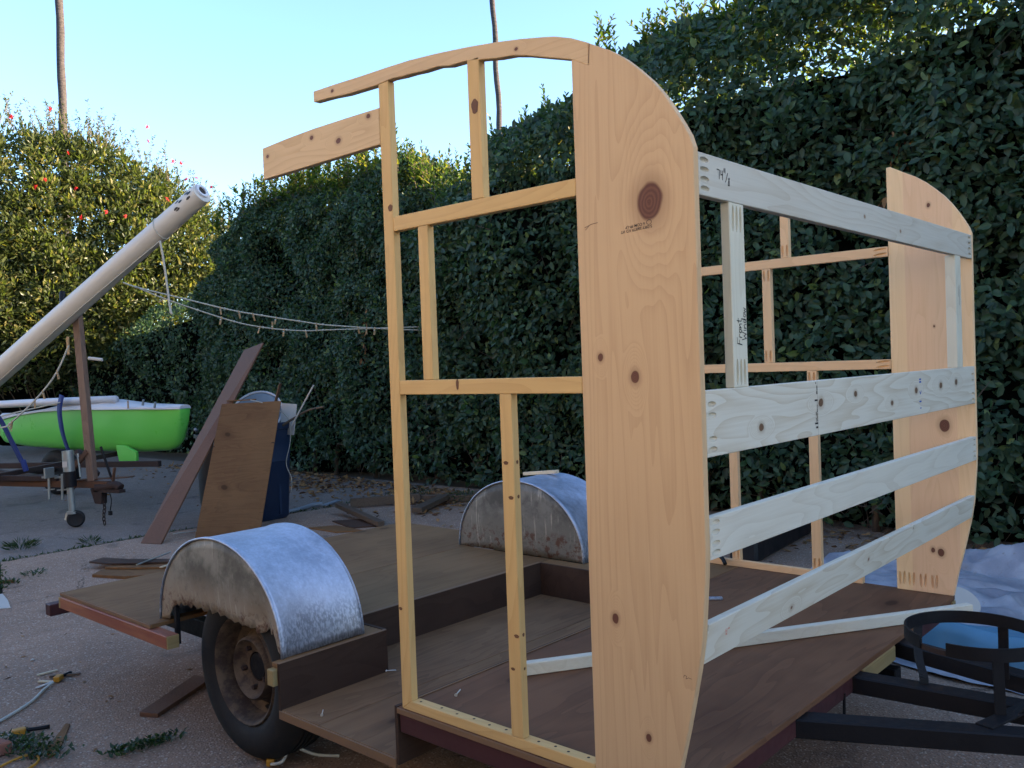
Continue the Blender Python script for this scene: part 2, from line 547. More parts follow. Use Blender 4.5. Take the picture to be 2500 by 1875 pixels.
def zinc_face(name, base, tan):
    k = NT(name)
    v = k.tc()
    n1 = k.noise(v, scale=6, detail=7, rough=0.68)
    n2 = k.noise(v, scale=26, detail=5, rough=0.7)
    st = k.noise(k.mp(v, (70, 70, 4)), scale=1, detail=3)
    sp = k.n('ShaderNodeSeparateXYZ'); k.l(v, sp.inputs[0])
    c = k.mix(k.mr(n1, 0.36, 0.64), tuple(x * 0.45 for x in base), tuple(min(1, x * 1.3) for x in base))
    low = k.mr(k.math('ADD', sp.outputs[2], k.math('MULTIPLY', k.math('SUBTRACT', n1, 0.5), 0.18)), 0.10, 0.24, 0.85, 0.0)
    c = k.mix(low, c, tan)
    drip = k.math('MULTIPLY', k.mr(st, 0.585, 0.66), k.mr(n1, 0.44, 0.56))
    c = k.mix(k.math('MULTIPLY', drip, 0.7), c, (0.33, 0.31, 0.26))
    rust = k.math('MULTIPLY', k.mr(n2, 0.48, 0.62), k.mr(sp.outputs[2], 0.10, 0.14, 0.9, 0.0))
    c = k.mix(rust, c, (0.075, 0.026, 0.012))
    c = k.mix(k.mr(n2, 0.34, 0.46, 0.35, 0.0), c, tuple(x * 0.35 for x in base))
    k.col(c)
    k.b.inputs['Metallic'].default_value = 0.15
    k.rough(0.62)
    k.bump(n2, 0.15, 0.003)
    return k.m


M_zinc_near = zinc_face('zinc_face_near', (0.165, 0.155, 0.128), (0.28, 0.225, 0.165))
M_zinc_far = zinc_face('zinc_face_far', (0.125, 0.122, 0.110), (0.145, 0.138, 0.12))
M_tyre = plain('tyre_rubber', (0.012, 0.012, 0.013), 0.75, var=0.4, scale=14, bump=0.2, bscale=120, spec=0.3)
_k = NT('rusty_rim')
_v = _k.tc()
_n = _k.noise(_v, scale=14, detail=7, rough=0.7)
_n2 = _k.noise(_v, scale=50, detail=4)
_k.col(_k.mix(_k.mr(_n, 0.38, 0.62), (0.030, 0.015, 0.009), (0.100, 0.066, 0.038)))
_k.rough(0.75); _k.bump(_n2, 0.3, 0.003)
M_rim = _k.m
M_rust = plain('rusty_steel', (0.085, 0.037, 0.018), 0.8, var=0.45, scale=25, bump=0.3, bscale=90)
M_rustdark = plain('dark_rusty_steel', (0.028, 0.015, 0.012), 0.8, var=0.45, scale=25, bump=0.3, bscale=90)
M_zincpipe = plain('zinc_pipe', (0.30, 0.32, 0.31), 0.4, metal=0.6, var=0.15, scale=30)
M_green = plain('green_hull_paint', (0.115, 0.50, 0.075), 0.35, var=0.06, scale=3, spec=0.5)
M_white = plain('white_gelcoat', (0.50, 0.50, 0.53), 0.4, var=0.06, scale=6)
M_mast = plain('off_white_tube', (0.50, 0.46, 0.40), 0.45, var=0.12, scale=5)
M_blue = plain('blue_webbing', (0.012, 0.030, 0.15), 0.7, var=0.15, scale=40)
M_bin = plain('blue_bin_plastic', (0.008, 0.020, 0.050), 0.5, var=0.12, scale=5)
M_binblack = plain('black_bin_plastic', (0.006, 0.006, 0.008), 0.5, var=0.12, scale=5)
M_rope = plain('cotton_rope', (0.40, 0.38, 0.32), 0.85, var=0.2, scale=80)
M_peg = wood('peg_wood', (0.36, 0.235, 0.12), (0.25, 0.15, 0.07), 'z', ring=4, contrast=0.3)
M_cord = plain('white_cord', (0.42, 0.41, 0.36), 0.5, var=0.1, scale=20)
M_yellow = plain('yellow_plug', (0.40, 0.19, 0.018), 0.45, var=0.2, scale=30)
M_paper = plain('paper_white', (0.42, 0.40, 0.37), 0.8, var=0.08, scale=20)
M_lidgrey = plain('grey_plastic', (0.17, 0.20, 0.23), 0.5, var=0.2, scale=9)
M_ink = plain('black_ink', (0.018, 0.018, 0.022), 0.7)
M_inkbrown = plain('stamp_ink', (0.085, 0.050, 0.042), 0.7)
M_inkblue = plain('blue_ink', (0.03, 0.10, 0.36), 0.7)
M_inkred = plain('red_ink', (0.52, 0.20, 0.16), 0.7)
M_screw = plain('bright_screw', (0.72, 0.70, 0.64), 0.35, metal=0.6)
M_hole = plain('screw_hole', (0.03, 0.022, 0.018), 0.9)
M_bark = plain('bark', (0.085, 0.060, 0.042), 0.9, var=0.4, scale=30, bump=0.5, bscale=60)


def concrete(name, base, pebble, bluish=0.0):
    k = NT(name)
    v = k.tc()
    big = k.noise(v, scale=0.9, detail=5, rough=0.6)
    mid = k.noise(v, scale=9, detail=6, rough=0.65)
    cell = k.vor(v, scale=95, out='Color')
    sep = k.n('ShaderNodeSeparateColor'); k.l(cell, sep.inputs[0])
    d = k.vor(v, scale=95)
    fine = k.noise(v, scale=230, detail=2)
    c = k.mix(k.mr(big, 0.3, 0.7), tuple(x * 0.80 for x in base), tuple(x * 1.15 for x in base))
    c = k.mix(k.mr(mid, 0.3, 0.7, 0.0, 0.45), c, tuple(x * 0.6 for x in base))
    stones = k.math('MULTIPLY', k.mr(sep.outputs[0], 0.40, 0.75), k.mr(d, 0.30, 0.62, pebble, 0.0))
    c = k.mix(stones, c, k.mix(sep.outputs[1], (0.55, 0.46, 0.38), (0.26, 0.17, 0.13)))
    pit = k.math('MULTIPLY', k.mr(sep.outputs[2], 0.55, 0.8), k.mr(d, 0.25, 0.6, pebble, 0.0))
    c = k.mix(pit, c, tuple(x * 0.3 for x in base))
    ce = k.vor(k.mp(k.tc(), (1, 1, 1)), scale=0.55, feature='DISTANCE_TO_EDGE')
    wob_ = k.math('MULTIPLY', k.math('SUBTRACT', k.noise(v, scale=3, detail=6, rough=0.7), 0.5), 0.10)
    crack = k.math('MULTIPLY', k.mr(k.math('ABSOLUTE', k.math('ADD', ce, wob_)), 0.0, 0.0045, 1.0, 0.0), k.mr(k.noise(v, scale=0.8, detail=2), 0.48, 0.6))
    c = k.mix(k.math('MULTIPLY', crack, 0.8), c, (0.03, 0.024, 0.02))
    c = k.mix(k.mr(fine, 0.35, 0.65, 0.0, 0.45), c, tuple(x * 0.55 for x in base))
    stain = k.mr(k.noise(v, scale=2.3, detail=4, dist=1.0), 0.58, 0.72, 0.0, 0.45)
    c = k.mix(stain, c, (0.050, 0.040, 0.036))
    k.col(c)
    k.rough(0.88)
    k.b.inputs['Specular IOR Level'].default_value = 0.25
    h = k.math('ADD', k.math('MULTIPLY', k.mr(d, 0.0, 0.6, 1.0, 0.0), pebble), k.math('ADD', mid, k.math('MULTIPLY', fine, 0.4)))
    k.bump(h, 0.55, 0.006)
    return k.m


M_slab = concrete('aggregate_concrete', (0.32, 0.21, 0.150), 1.0)
M_slab_far = concrete('smooth_concrete', (0.185, 0.148, 0.128), 0.5)
M_dirt = plain('joint_dirt', (0.060, 0.048, 0.036), 0.95, var=0.5, scale=30, bump=0.6, bscale=120)

M_leaf = leafmat('hedge_leaf', (0.019, 0.040, 0.025), (0.046, 0.086, 0.041), (0.10, 0.14, 0.045), trans=0.22, c3_at=0.955, rough=0.5, spec=0.28)
M_leaf_top_lit = leafmat('hedge_shoot_leaf_sunlit', (0.030, 0.055, 0.015), (0.085, 0.110, 0.026), (0.17, 0.155, 0.035), trans=0.5, c3_at=0.82)  # brighter, yellower than the face leaves: sunlight on the top is in the colour
M_leaf_bush = leafmat('bush_leaf', (0.038, 0.055, 0.020), (0.095, 0.108, 0.036), (0.16, 0.145, 0.05), trans=0.4, c3_at=0.86)
M_twig = plain('twig_bark', (0.10, 0.072, 0.05), 0.9, var=0.3, scale=30)
M_core = plain('core_shade', (0.004, 0.005, 0.004), 1.0, var=0.5, scale=12, bump=0.5, bscale=20, spec=0.0)  # near-black: deep shade between the leaves is put into the colour
M_flower = plain('red_bottlebrush', (0.60, 0.022, 0.030), 0.7, var=0.25, scale=60)
M_weed = leafmat('weed_leaf', (0.016, 0.034, 0.013), (0.034, 0.060, 0.020), trans=0.3)
M_litter = leafmat('dead_leaf', (0.19, 0.10, 0.045), (0.40, 0.25, 0.12), (0.09, 0.045, 0.025), trans=0.25, rough=0.7, spec=0.2, c3_at=0.7, trans_gain=(1.3, 1.1, 0.8))  # brightened: sunlight on the fallen leaves is in the colour

#@@STRUCTURE
# ================================================================== SETTING
bm = bmesh.new()
vs = [bm.verts.new((x, y, GZ - 0.030)) for x, y in ((-150, -150), (150, -150), (150, 150), (-150, 150))]
bm.faces.new(vs)
ground = obj('ground', bm, M_dirt, kind='structure')


def wob(p, q, n=14, a=0.012):
    """slightly ragged slab edge from p to q"""
    out = []
    for i in range(n):
        t = i / n
        x, y = p[0] + (q[0] - p[0]) * t, p[1] + (q[1] - p[1]) * t
        nx, ny = -(q[1] - p[1]), q[0] - p[0]
        L = math.hypot(nx, ny)
        s = (mnoise.noise((x * 3.1, y * 3.1, 2.0))) * a if 0 < i else 0
        out.append((x + nx / L * s, y + ny / L * s))
    return out


def slab(corners, mat, dz=0.0):
    poly = []
    for i in range(len(corners)):
        p, q = corners[i], corners[(i + 1) % len(corners)]
        poly += wob(p, q, max(4, int(math.hypot(q[0] - p[0], q[1] - p[1]) * 4)))
    bm = bmesh.new()
    top = [bm.verts.new((x, y, GZ + dz)) for x, y in poly]
    low = [bm.verts.new((x, y, GZ - 0.028)) for x, y in poly]
    bm.faces.new(top)
    for i in range(len(poly)):
        j = (i + 1) % len(poly)
        bm.faces.new([top[i], low[i], low[j], top[j]])
    return obj('concrete_slab', bm, mat, ground)


g_ = 0.011
slab([(-6.74 + g_, 0.80 + g_), (-5.45, 0.40 + g_), (-6.2, -2.5), (-6.0, -7.0), (5.0, -7.0), (5.0, 5.6), (-6.90, 5.6), (-6.60 + g_, 3.9), (-6.78 + g_, 2.2)], M_slab)
slab([(-6.74 + g_, 0.80 - g_), (-12.0, -7.0), (-6.02, -7.0), (-6.22, -2.5), (-5.47, 0.40 - g_)], M_slab, 0.003)
slab([(-6.74 - g_, 0.80), (-6.78 - g_, 2.2), (-6.60 - g_, 3.9), (-6.90 - g_, 5.6), (-26, 5.6), (-26, 1.10)], M_slab_far)
slab([(-6.74 - g_, 0.80 - 2 * g_), (-26, 1.10 - 2 * g_), (-26, -7.0), (-12.03, -7.0)], M_slab_far, 0.002)

# ------------------------------------------------------------------ leaves
def sines(P, freqs, amp, seed):
    r = np.random.default_rng(seed)
    out = np.zeros(len(P))
    for f in freqs:
        for _ in range(4):
            k = r.normal(size=P.shape[1]); k /= np.linalg.norm(k)
            out += np.sin(P @ k * f + r.uniform(0, 6.28)) / f ** 0.6
    return amp * out / max(1e-6, out.std() if len(out) > 3 else 1)


def unit(v): return v / np.maximum(np.linalg.norm(v, axis=1, keepdims=True), 1e-9)


LEAF8 = (np.array([[0, 0, 0], [.28, .42, .05], [.66, .40, .02], [.28, -.42, .05], [.66, -.40, .02], [1, 0, -.08], [.28, 0, -.05], [.66, 0, -.08]]),
         np.array([[0, 3, 6], [0, 6, 1], [6, 3, 4], [6, 4, 7], [1, 6, 7], [1, 7, 2], [7, 4, 5], [2, 7, 5]]))
LEAF4 = (np.array([[0, 0, 0], [.45, .5, .04], [.45, -.5, .04], [1, 0, -.06], [.5, 0, -.06]]),
         np.array([[0, 2, 4], [0, 4, 1], [2, 3, 4], [4, 3, 1]]))


def leaf_geo(P, T, N, L, W, shape=LEAF8):
    T = unit(T); B = unit(np.cross(N, T)); N = np.cross(T, B)
    sv, sf = shape
    V = (P[:, None, :] + T[:, None, :] * (sv[None, :, 0:1] * L[:, None, None]) + B[:, None, :] * (sv[None, :, 1:2] * W[:, None, None])
         + N[:, None, :] * (sv[None, :, 2:3] * L[:, None, None]))
    F = sf[None] + (np.arange(len(P)) * len(sv))[:, None, None]
    return V.reshape(-1, 3), F.reshape(-1, 3)


def cat_geo(parts):
    V, F, o = [], [], 0
    for v, f in parts:
        V.append(v); F.append(f + o); o += len(v)
    return np.concatenate(V), np.concatenate(F)


def stems_geo(P0, P1, r):
    """thin three-sided stems"""
    d = unit(P1 - P0)
    a = unit(np.cross(d, np.array([[0.3, 0.9, 0.2]])))
    b = np.cross(d, a)
    V = []
    for P, rr in ((P0, r), (P1, r * 0.5)):
        for k in range(3):
            t = 2 * math.pi * k / 3
            V.append(P + (a * math.cos(t) + b * math.sin(t)) * rr[:, None])
    V = np.stack(V, 1)
    f = np.array([[0, 1, 4], [0, 4, 3], [1, 2, 5], [1, 5, 4], [2, 0, 3], [2, 3, 5]])
    F = f[None] + (np.arange(len(P0)) * 6)[:, None, None]
    return V.reshape(-1, 3), F.reshape(-1, 3)


# ------------------------------------------------------------------ hedge
_hx = np.array([-26, -19, -14, -12.8, -12.0, -11.4, -10.3, -9.2, -8.2, -7.5, -7.0, -6.7, -6.3, -5.7, -5.2, -4.7, -4.2, -3.5, -2.6, -1, 1, 3, 32])
_hz = np.array([2.1, 2.2, 2.3, 2.55, 3.1, 3.55, 3.70, 3.68, 3.72, 3.66, 3.32, 3.02, 3.05, 3.36, 3.52, 3.60, 3.86, 4.02, 4.10, 4.18, 4.25, 4.7, 4.8])  # out-of-view right end is raised so that it shades the trailer


def ztop(x): return np.interp(x, _hx, _hz)


def yfront(x, z):
    base = np.interp(x, [-26, -12, -9, -6.5, -5, -2.5, 0, 20], [6.0, 5.75, 5.55, 5.40, 5.25, 5.10, 5.15, 5.25])
    P = np.stack([x, z * 1.2], 1)
    base = base + sines(P, (1.1, 2.3), 0.10, 3) + sines(P, (6.0, 11.0), 0.055, 5)
    zt = ztop(x)
    base = base + 0.55 * np.clip((z - (zt - 0.6)) / 0.6, 0, 1.2) ** 2      # rounded shoulder
    base = base + 0.28 * np.clip((-0.05 - z) / 0.4, 0, 1)                   # bare foot
    return base


hedge = thing('hedge', 'tall dark green clipped hedge running along the back of the yard', 'hedge', (-4.0, 5.8, GZ))
# solid near-black core: blocks light, stands for the shade inside
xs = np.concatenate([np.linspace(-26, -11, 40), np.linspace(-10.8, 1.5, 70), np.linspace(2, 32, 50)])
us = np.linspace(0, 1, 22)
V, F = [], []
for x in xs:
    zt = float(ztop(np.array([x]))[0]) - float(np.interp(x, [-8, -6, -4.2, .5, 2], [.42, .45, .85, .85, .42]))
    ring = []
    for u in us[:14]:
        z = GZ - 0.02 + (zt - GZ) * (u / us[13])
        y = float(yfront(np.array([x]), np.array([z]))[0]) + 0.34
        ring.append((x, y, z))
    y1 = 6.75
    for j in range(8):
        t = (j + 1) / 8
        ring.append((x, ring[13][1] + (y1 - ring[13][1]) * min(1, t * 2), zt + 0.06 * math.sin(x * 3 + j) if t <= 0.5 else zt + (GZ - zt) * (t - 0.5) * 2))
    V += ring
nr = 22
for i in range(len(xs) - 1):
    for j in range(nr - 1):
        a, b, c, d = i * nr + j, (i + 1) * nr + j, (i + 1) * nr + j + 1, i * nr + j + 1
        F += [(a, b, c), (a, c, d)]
obj('dark_core', np_mesh('dark_core', V, F), M_core, hedge, smooth=True)


def hedge_leaves(n, x0, x1, Lm, seed, depth=0.30):
    r = np.random.default_rng(seed)
    x = r.uniform(x0, x1, n)
    z = GZ + 0.04 + (ztop(x) + 0.04 - GZ) * r.uniform(0, 1, n) ** 0.92
    yf = yfront(x, z)
    dpt = r.exponential(depth * 0.38, n) - 0.07
    clump = sines(np.stack([x, z], 1), (4.5, 9.0), 1.0, 21)
    dpt = dpt + np.clip(-clump, 0, 2) * 0.10 - np.clip(clump, 0, 2) * 0.03
    keep = r.uniform(0, 1, n) < np.where(z < GZ + 0.45, 0.45, 1.0) * np.where(clump < -0.9, 0.6, 1)
    P = np.stack([x, yf + dpt, z], 1)
    N = np.stack([r.normal(0, 0.55, n), -0.75 + r.normal(0, 0.45, n), 0.55 + r.normal(0, 0.5, n)], 1)
    T = np.stack([r.normal(0, 0.8, n), -0.35 + r.normal(0, 0.45, n), -0.25 + r.normal(0, 0.75, n)], 1)
    L = Lm * r.uniform(0.65, 1.25, n)
    return [a[keep] for a in (P, T, unit(N), L, L * r.uniform(0.48, 0.64, n))]


def crown_leaves(n, x0, x1, Lm, seed):
    """loose growth over the top of the hedge"""
    r = np.random.default_rng(seed)
    x = r.uniform(x0, x1, n)
    zt = ztop(x) + sines(np.stack([x, x * 0], 1), (5.0, 12.0), 0.10, 31)
    z = zt - np.abs(r.normal(0, 0.34, n)) * np.where(x > -4.5, 1.3, .9) + 0.05
    yf = yfront(x, np.minimum(z, zt))
    y = yf + r.uniform(0, 1, n) * np.maximum(6.8 - yf, 0.1)
    P = np.stack([x, y, z], 1)
    N = np.stack([r.normal(0, .6, n), -.2 + r.normal(0, .6, n), .7 + r.normal(0, .4, n)], 1)
    T = np.stack([r.normal(0, .6, n), r.normal(0, .6, n), .5 + r.normal(0, .5, n)], 1)
    L = Lm * r.uniform(.6, 1.15, n)
    return [P, T, unit(N), L, L * r.uniform(.40, .5, n)]


near_l = hedge_leaves(60000, -7.0, 1.2, 0.084, 1)
far_l = hedge_leaves(68000, -13.0, -7.0, 0.072, 2)
side_l = hedge_leaves(22000, -25.0, -13.0, 0.085, 3)
out_l = hedge_leaves(16000, 1.2, 18.0, 0.12, 4)
# the 300 leaves that show largest are parts of their own
P, T, N, L, W = near_l
ok = (P[:, 0] > -2.9) & (P[:, 0] < -0.25) & (P[:, 2] > -0.15) & (P[:, 2] < 3.3)
ok &= (P[:, 1] - yfront(P[:, 0], P[:, 2]) < 0.0) & (L > 0.075)
idx = np.flatnonzero(ok)
idx = np.random.default_rng(8).permutation(idx)[:300]
leafme = []
for k in range(4):
    v, f = leaf_geo(np.zeros((1, 3)), np.array([[1., 0, 0]]), np.array([[0, 0, 1.]]), np.array([1.0]), np.array([0.44 + 0.04 * k]))
    v[:, 2] += (0.10 - 0.06 * k) * v[:, 0] ** 2
    me = np_mesh('leaf', v, f); me.materials.append(M_leaf); leafme.append(me)
for i in idx:
    t = Vector(T[i]).normalized(); b = Vector(N[i]).cross(t).normalized(); n = t.cross(b)
    M = Matrix((t, b, n)).transposed().to_4x4() @ Matrix.Scale(float(L[i]) * 1.12, 4)
    M.translation = Vector(P[i]) + Vector((0, -0.03, 0))
    o = bpy.data.objects.new('leaf', leafme[i % 4])
    COL.objects.link(o)
    o.parent = hedge
    o.matrix_parent_inverse = Matrix.Translation(-hedge.location)
    o.matrix_basis = M
mask = np.ones(len(P), bool); mask[idx] = False
near_l = [a[mask] for a in near_l]
Vf, Ff = cat_geo([leaf_geo(*near_l), leaf_geo(*far_l, shape=LEAF4), leaf_geo(*side_l, shape=LEAF4), leaf_geo(*out_l, shape=LEAF4)])
obj('foliage', np_mesh('foliage', Vf, Ff), M_leaf, hedge, kind='stuff')
top1 = crown_leaves(23000, -7.0, 1.2, 0.082, 5)
top2 = crown_leaves(15000, -12.0, -7.0, 0.074, 6)
top3 = crown_leaves(16000, 1.2, 18.0, 0.12, 7)
# upright leafy shoots, forked
r = np.random.default_rng(17)
shoots_L, shoots_S = [], []
def sprig(base, tip, big):
    ln = np.linalg.norm(tip - base)
    m = max(5, int(ln / 0.023))
    t = (np.arange(m) + r.uniform(0, .6, m)) / m
    bend = np.sin(t * math.pi)[:, None] * r.normal(0, .03, 3)[None] * ln * 2
    Pp = base + (tip - base) * t[:, None] + bend * 0.3
    a = np.arange(m) * 2.4 + r.uniform(0, 6.28)
    ax = (tip - base) / ln
    Tt = np.stack([np.cos(a), np.sin(a), np.zeros(m)], 1) * 1.0 + ax[None] * (0.55 + 0.9 * t[:, None]) + r.normal(0, .18, (m, 3))
    Nn = np.stack([-np.cos(a) * .6, -np.sin(a) * .6, np.full(m, .9)], 1) + r.normal(0, .3, (m, 3))
    Ll = big * r.uniform(.7, 1.15, m) * (1.08 - 0.55 * t ** 2)
    shoots_L.append((Pp, Tt, unit(Nn), Ll, Ll * r.uniform(.44, .56, m)))
    shoots_S.append((base, tip))
xsht = np.concatenate([r.uniform(-11.7, -6.6, 230), r.uniform(-6.4, 0.6, 330)])
for x in xsht:
    zt = float(ztop(np.array([x]))[0])
    y = r.uniform(5.5, 6.5)
    h = r.choice([r.uniform(.10, .25), r.uniform(.22, .50)], p=[.75, .25])
    if abs(x + 6.0) < 0.6: h *= 0.6
    base = np.array([x, y, zt - 0.22]); tip = base + np.array([r.normal(0, .22) * h, r.normal(0, .2) * h, h + 0.20])
    big = 0.088 if x > -6.6 else 0.086
    sprig(base, tip, big)
    for _ in range(r.integers(0, 3)):
        q = base + (tip - base) * r.uniform(.3, .7)
        sprig(q, q + np.array([r.normal(0, .5), r.normal(0, .5), .9]) * r.uniform(.10, .22), big * .9)
sh = [np.concatenate([s[i] for s in shoots_L]) for i in range(5)]
Vt, Ft = cat_geo([leaf_geo(*top1, shape=LEAF8), leaf_geo(*top2, shape=LEAF4), leaf_geo(*top3, shape=LEAF4), leaf_geo(*sh, shape=LEAF8)])
obj('top_growth', np_mesh('top_growth', Vt, Ft), M_leaf_top_lit, hedge, kind='stuff')
S0 = np.array([s[0] for s in shoots_S]); S1 = np.array([s[1] for s in shoots_S])
# bare twigs in the face and at the foot
nb = 900
bx = r.uniform(-12, 1.0, nb); bz = GZ + r.uniform(0, 1, nb) ** 2.2 * 3.6
by = yfront(bx, bz) + r.uniform(-.02, .22, nb)
B0 = np.stack([bx, by, bz], 1); B1 = B0 + np.stack([r.normal(0, .14, nb), r.normal(0, .06, nb), r.normal(.06, .15, nb)], 1)
obj('branches', np_mesh('branches', *cat_geo([stems_geo(S0, S1, np.full(len(S0), .005)), stems_geo(B0, B1, r.uniform(.002, .006, nb))])), M_twig, hedge, kind='stuff')
# trunks at the foot
bm = bmesh.new()
for x in np.arange(-12, 1.4, 0.62):
    x += random.uniform(-.15, .15)
    y = float(yfront(np.array([x]), np.array([0.0]))[0]) + 0.36
    add_tube(bm, [(x, y, GZ - 0.02), (x + random.uniform(-.05, .05), y + .02, GZ + .35), (x + random.uniform(-.2, .2), y + .15, GZ + 1.0)], [0.035, 0.028, 0.018], 6)
obj('stems', bm, M_bark, hedge, smooth=True, kind='stuff')
# withered vine hanging on the right part of the hedge
for (vx, vz, vl, nn) in ((-1.27, 2.62, 0.62, 42), (-7.9, 1.75, 0.75, 34)):
    rr = np.random.default_rng(int(abs(vx) * 100))
    t = np.sort(rr.uniform(0, 1, nn))
    Pv = np.stack([vx + rr.normal(0, .035, nn) - t * .12, np.full(nn, float(yfront(np.array([vx]), np.array([vz]))[0]) - .10) + rr.normal(0, .02, nn), vz - t * vl], 1)
    Lv = rr.uniform(.05, .11, nn)
    o = obj('withered_leaves', np_mesh('withered_leaves', *leaf_geo(Pv, np.stack([rr.normal(0, .4, nn), rr.normal(-.2, .2, nn), -np.ones(nn)], 1), unit(rr.normal(0, 1, (nn, 3)) + np.array([[0, -1., 0]])), Lv, Lv * .35)), M_litter, hedge, kind='stuff')

# ------------------------------------------------------------------ flowering bush beyond the hedge
BO = np.array([-15.91, 5.975]); BD = np.array([0.41, 0.91]); BN = np.array([-0.91, 0.41])
def bush_pt(s, dpt, z): return np.array([BO[0] + BD[0] * s + BN[0] * dpt, BO[1] + BD[1] * s + BN[1] * dpt, z])
bush = thing('flowering_bush', 'sunlit olive green bush dotted with red brush flowers, behind the boat', 'bush', tuple(bush_pt(-0.5, 1.2, GZ)))
_bs = np.array([-5, -3, -1.83, -.85, -.08, .49, 1.3, 1.9, 2.4, 2.9])
_bz = np.array([6.0, 6.1, 5.95, 5.85, 5.65, 5.45, 4.9, 4.35, 3.6, 2.2])
r = np.random.default_rng(23)
ncl = 1000
cs = r.uniform(-4.6, 2.45, ncl); u = r.uniform(0, 1, ncl) ** 0.75
zt_ = np.interp(cs, _bs, _bz)
cz = 0.9 + (zt_ - 0.25 - 0.9) * u
cd = -np.sqrt(np.clip(1 - (u * 2 - 1.05) ** 2, 0.02, 1)) * 0.9 + r.exponential(.35, ncl) + 0.55
C_ = np.stack([bush_pt(a, b, c) for a, b, c in zip(cs, cd, cz)])
per = 95
rad = r.uniform(.16, .40, ncl)
off = unit(r.normal(0, 1, (ncl * per, 3))) * (r.uniform(0, 1, (ncl * per, 1)) ** .4)
Pb = np.repeat(C_, per, 0) + off * np.repeat(rad, per)[:, None] * np.array([[1, 1, .85]])
nb = len(Pb)
Tb = off + np.stack([r.normal(0, .35, nb), r.normal(0, .35, nb), .45 + r.normal(0, .3, nb)], 1)
Nb = unit(r.normal(0, 1, (nb, 3)) + np.array([[0, 0, .9]]))
Lb = r.uniform(.075, .145, nb)
gb = [leaf_geo(Pb, Tb, Nb, Lb, Lb * .42, shape=LEAF4)]
# thin sprays on the skyline
sp_s, sp_l = [], []
for _ in range(150):
    s = r.uniform(-2.6, 2.5); z0 = float(np.interp(s, _bs, _bz)) - .30
    b = bush_pt(s, r.uniform(-.2, .9), z0); h = r.uniform(.25, .75)
    tip = b + np.array([r.normal(0, .12), r.normal(0, .12), h])
    sp_s.append((b, tip))
    m = int(10 + 26 * h); t = r.uniform(.1, 1, m); a = r.uniform(0, 6.28, m)
    Lq = r.uniform(.04, .08, m)
    sp_l.append((b + (tip - b) * t[:, None], np.stack([np.cos(a), np.sin(a), .8 + r.normal(0, .3, m)], 1), unit(r.normal(0, .5, (m, 3)) + np.array([[0, 0, 1.]])), Lq, Lq * .36))
gb.append(leaf_geo(*[np.concatenate([q[i] for q in sp_l]) for i in range(5)], shape=LEAF4))
obj('foliage', np_mesh('foliage', *cat_geo(gb)), M_leaf_bush, bush, kind='stuff')
q0 = np.array([q[0] for q in sp_s]); q1 = np.array([q[1] for q in sp_s])
cen = np.stack([bush_pt(a * .75 - .2, 1.1, .2 + .55 * (c - .9)) for a, c in zip(cs[:260], cz[:260])])
obj('branches', np_mesh('branches', *cat_geo([stems_geo(q0, q1, np.full(len(q0), .006)), stems_geo(cen, C_[:260], np.full(260, .014))])), M_twig, bush, kind='stuff')
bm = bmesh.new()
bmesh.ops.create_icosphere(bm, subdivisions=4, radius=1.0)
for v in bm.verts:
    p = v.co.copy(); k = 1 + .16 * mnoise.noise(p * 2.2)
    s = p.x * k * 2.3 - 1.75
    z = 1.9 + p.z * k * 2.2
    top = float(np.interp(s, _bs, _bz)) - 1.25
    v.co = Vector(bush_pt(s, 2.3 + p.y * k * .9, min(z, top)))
obj('dark_core', bm, M_core, bush, smooth=True)  # near-black filler standing for the shade inside the bush
flw = [(-1.819, 5.366), (-1.007, 5.953), (0.641, 5.777), (0.647, 5.51), (-1.118, 4.576), (-1.276, 4.441), (-0.622, 4.445), (-0.565, 3.917), (0.915, 4.334), (1.289, 4.757),
       (1.491, 4.849), (1.762, 4.68), (1.067, 5.134), (-1.619, 5.717), (1.219, 5.125), (-0.148, 4.036), (-0.735, 5.096), (0.171, 3.958)]
fm = bmesh.new()
for _ in range(46):
    d = Vector((random.gauss(0, 1), random.gauss(0, 1), random.gauss(0, .6))).normalized()
    h = random.uniform(-.05, .05)
    p = Vector((0, 0, h)); e = d.cross(Vector((0, 0, 1))).normalized() * .010
    fm.faces.new([fm.verts.new(p - e), fm.verts.new(p + e), fm.verts.new(p + d * .065 + e * .5), fm.verts.new(p + d * .065 - e * .5)])
f0 = None
for i, (s, z) in enumerate(flw):
    u_ = (z - .9) / max(.1, float(np.interp(s, _bs, _bz)) - .9)
    p = Vector(bush_pt(s, -.12 - .55 * math.sqrt(max(0.0, 1 - (2 * u_ - 1.05) ** 2)), z))
    if f0 is None:
        fme = bpy.data.meshes.new('flower'); fm.to_mesh(fme); fm.free(); fme.materials.append(M_flower)
        f0 = fme
    o = bpy.data.objects.new('flower', f0); COL.objects.link(o)
    adopt(o, bush); o.location = p; o.rotation_euler = (random.uniform(-1, 1), random.uniform(-1, 1), random.uniform(0, 6)); o.scale = [random.uniform(.38, .65)] * 3

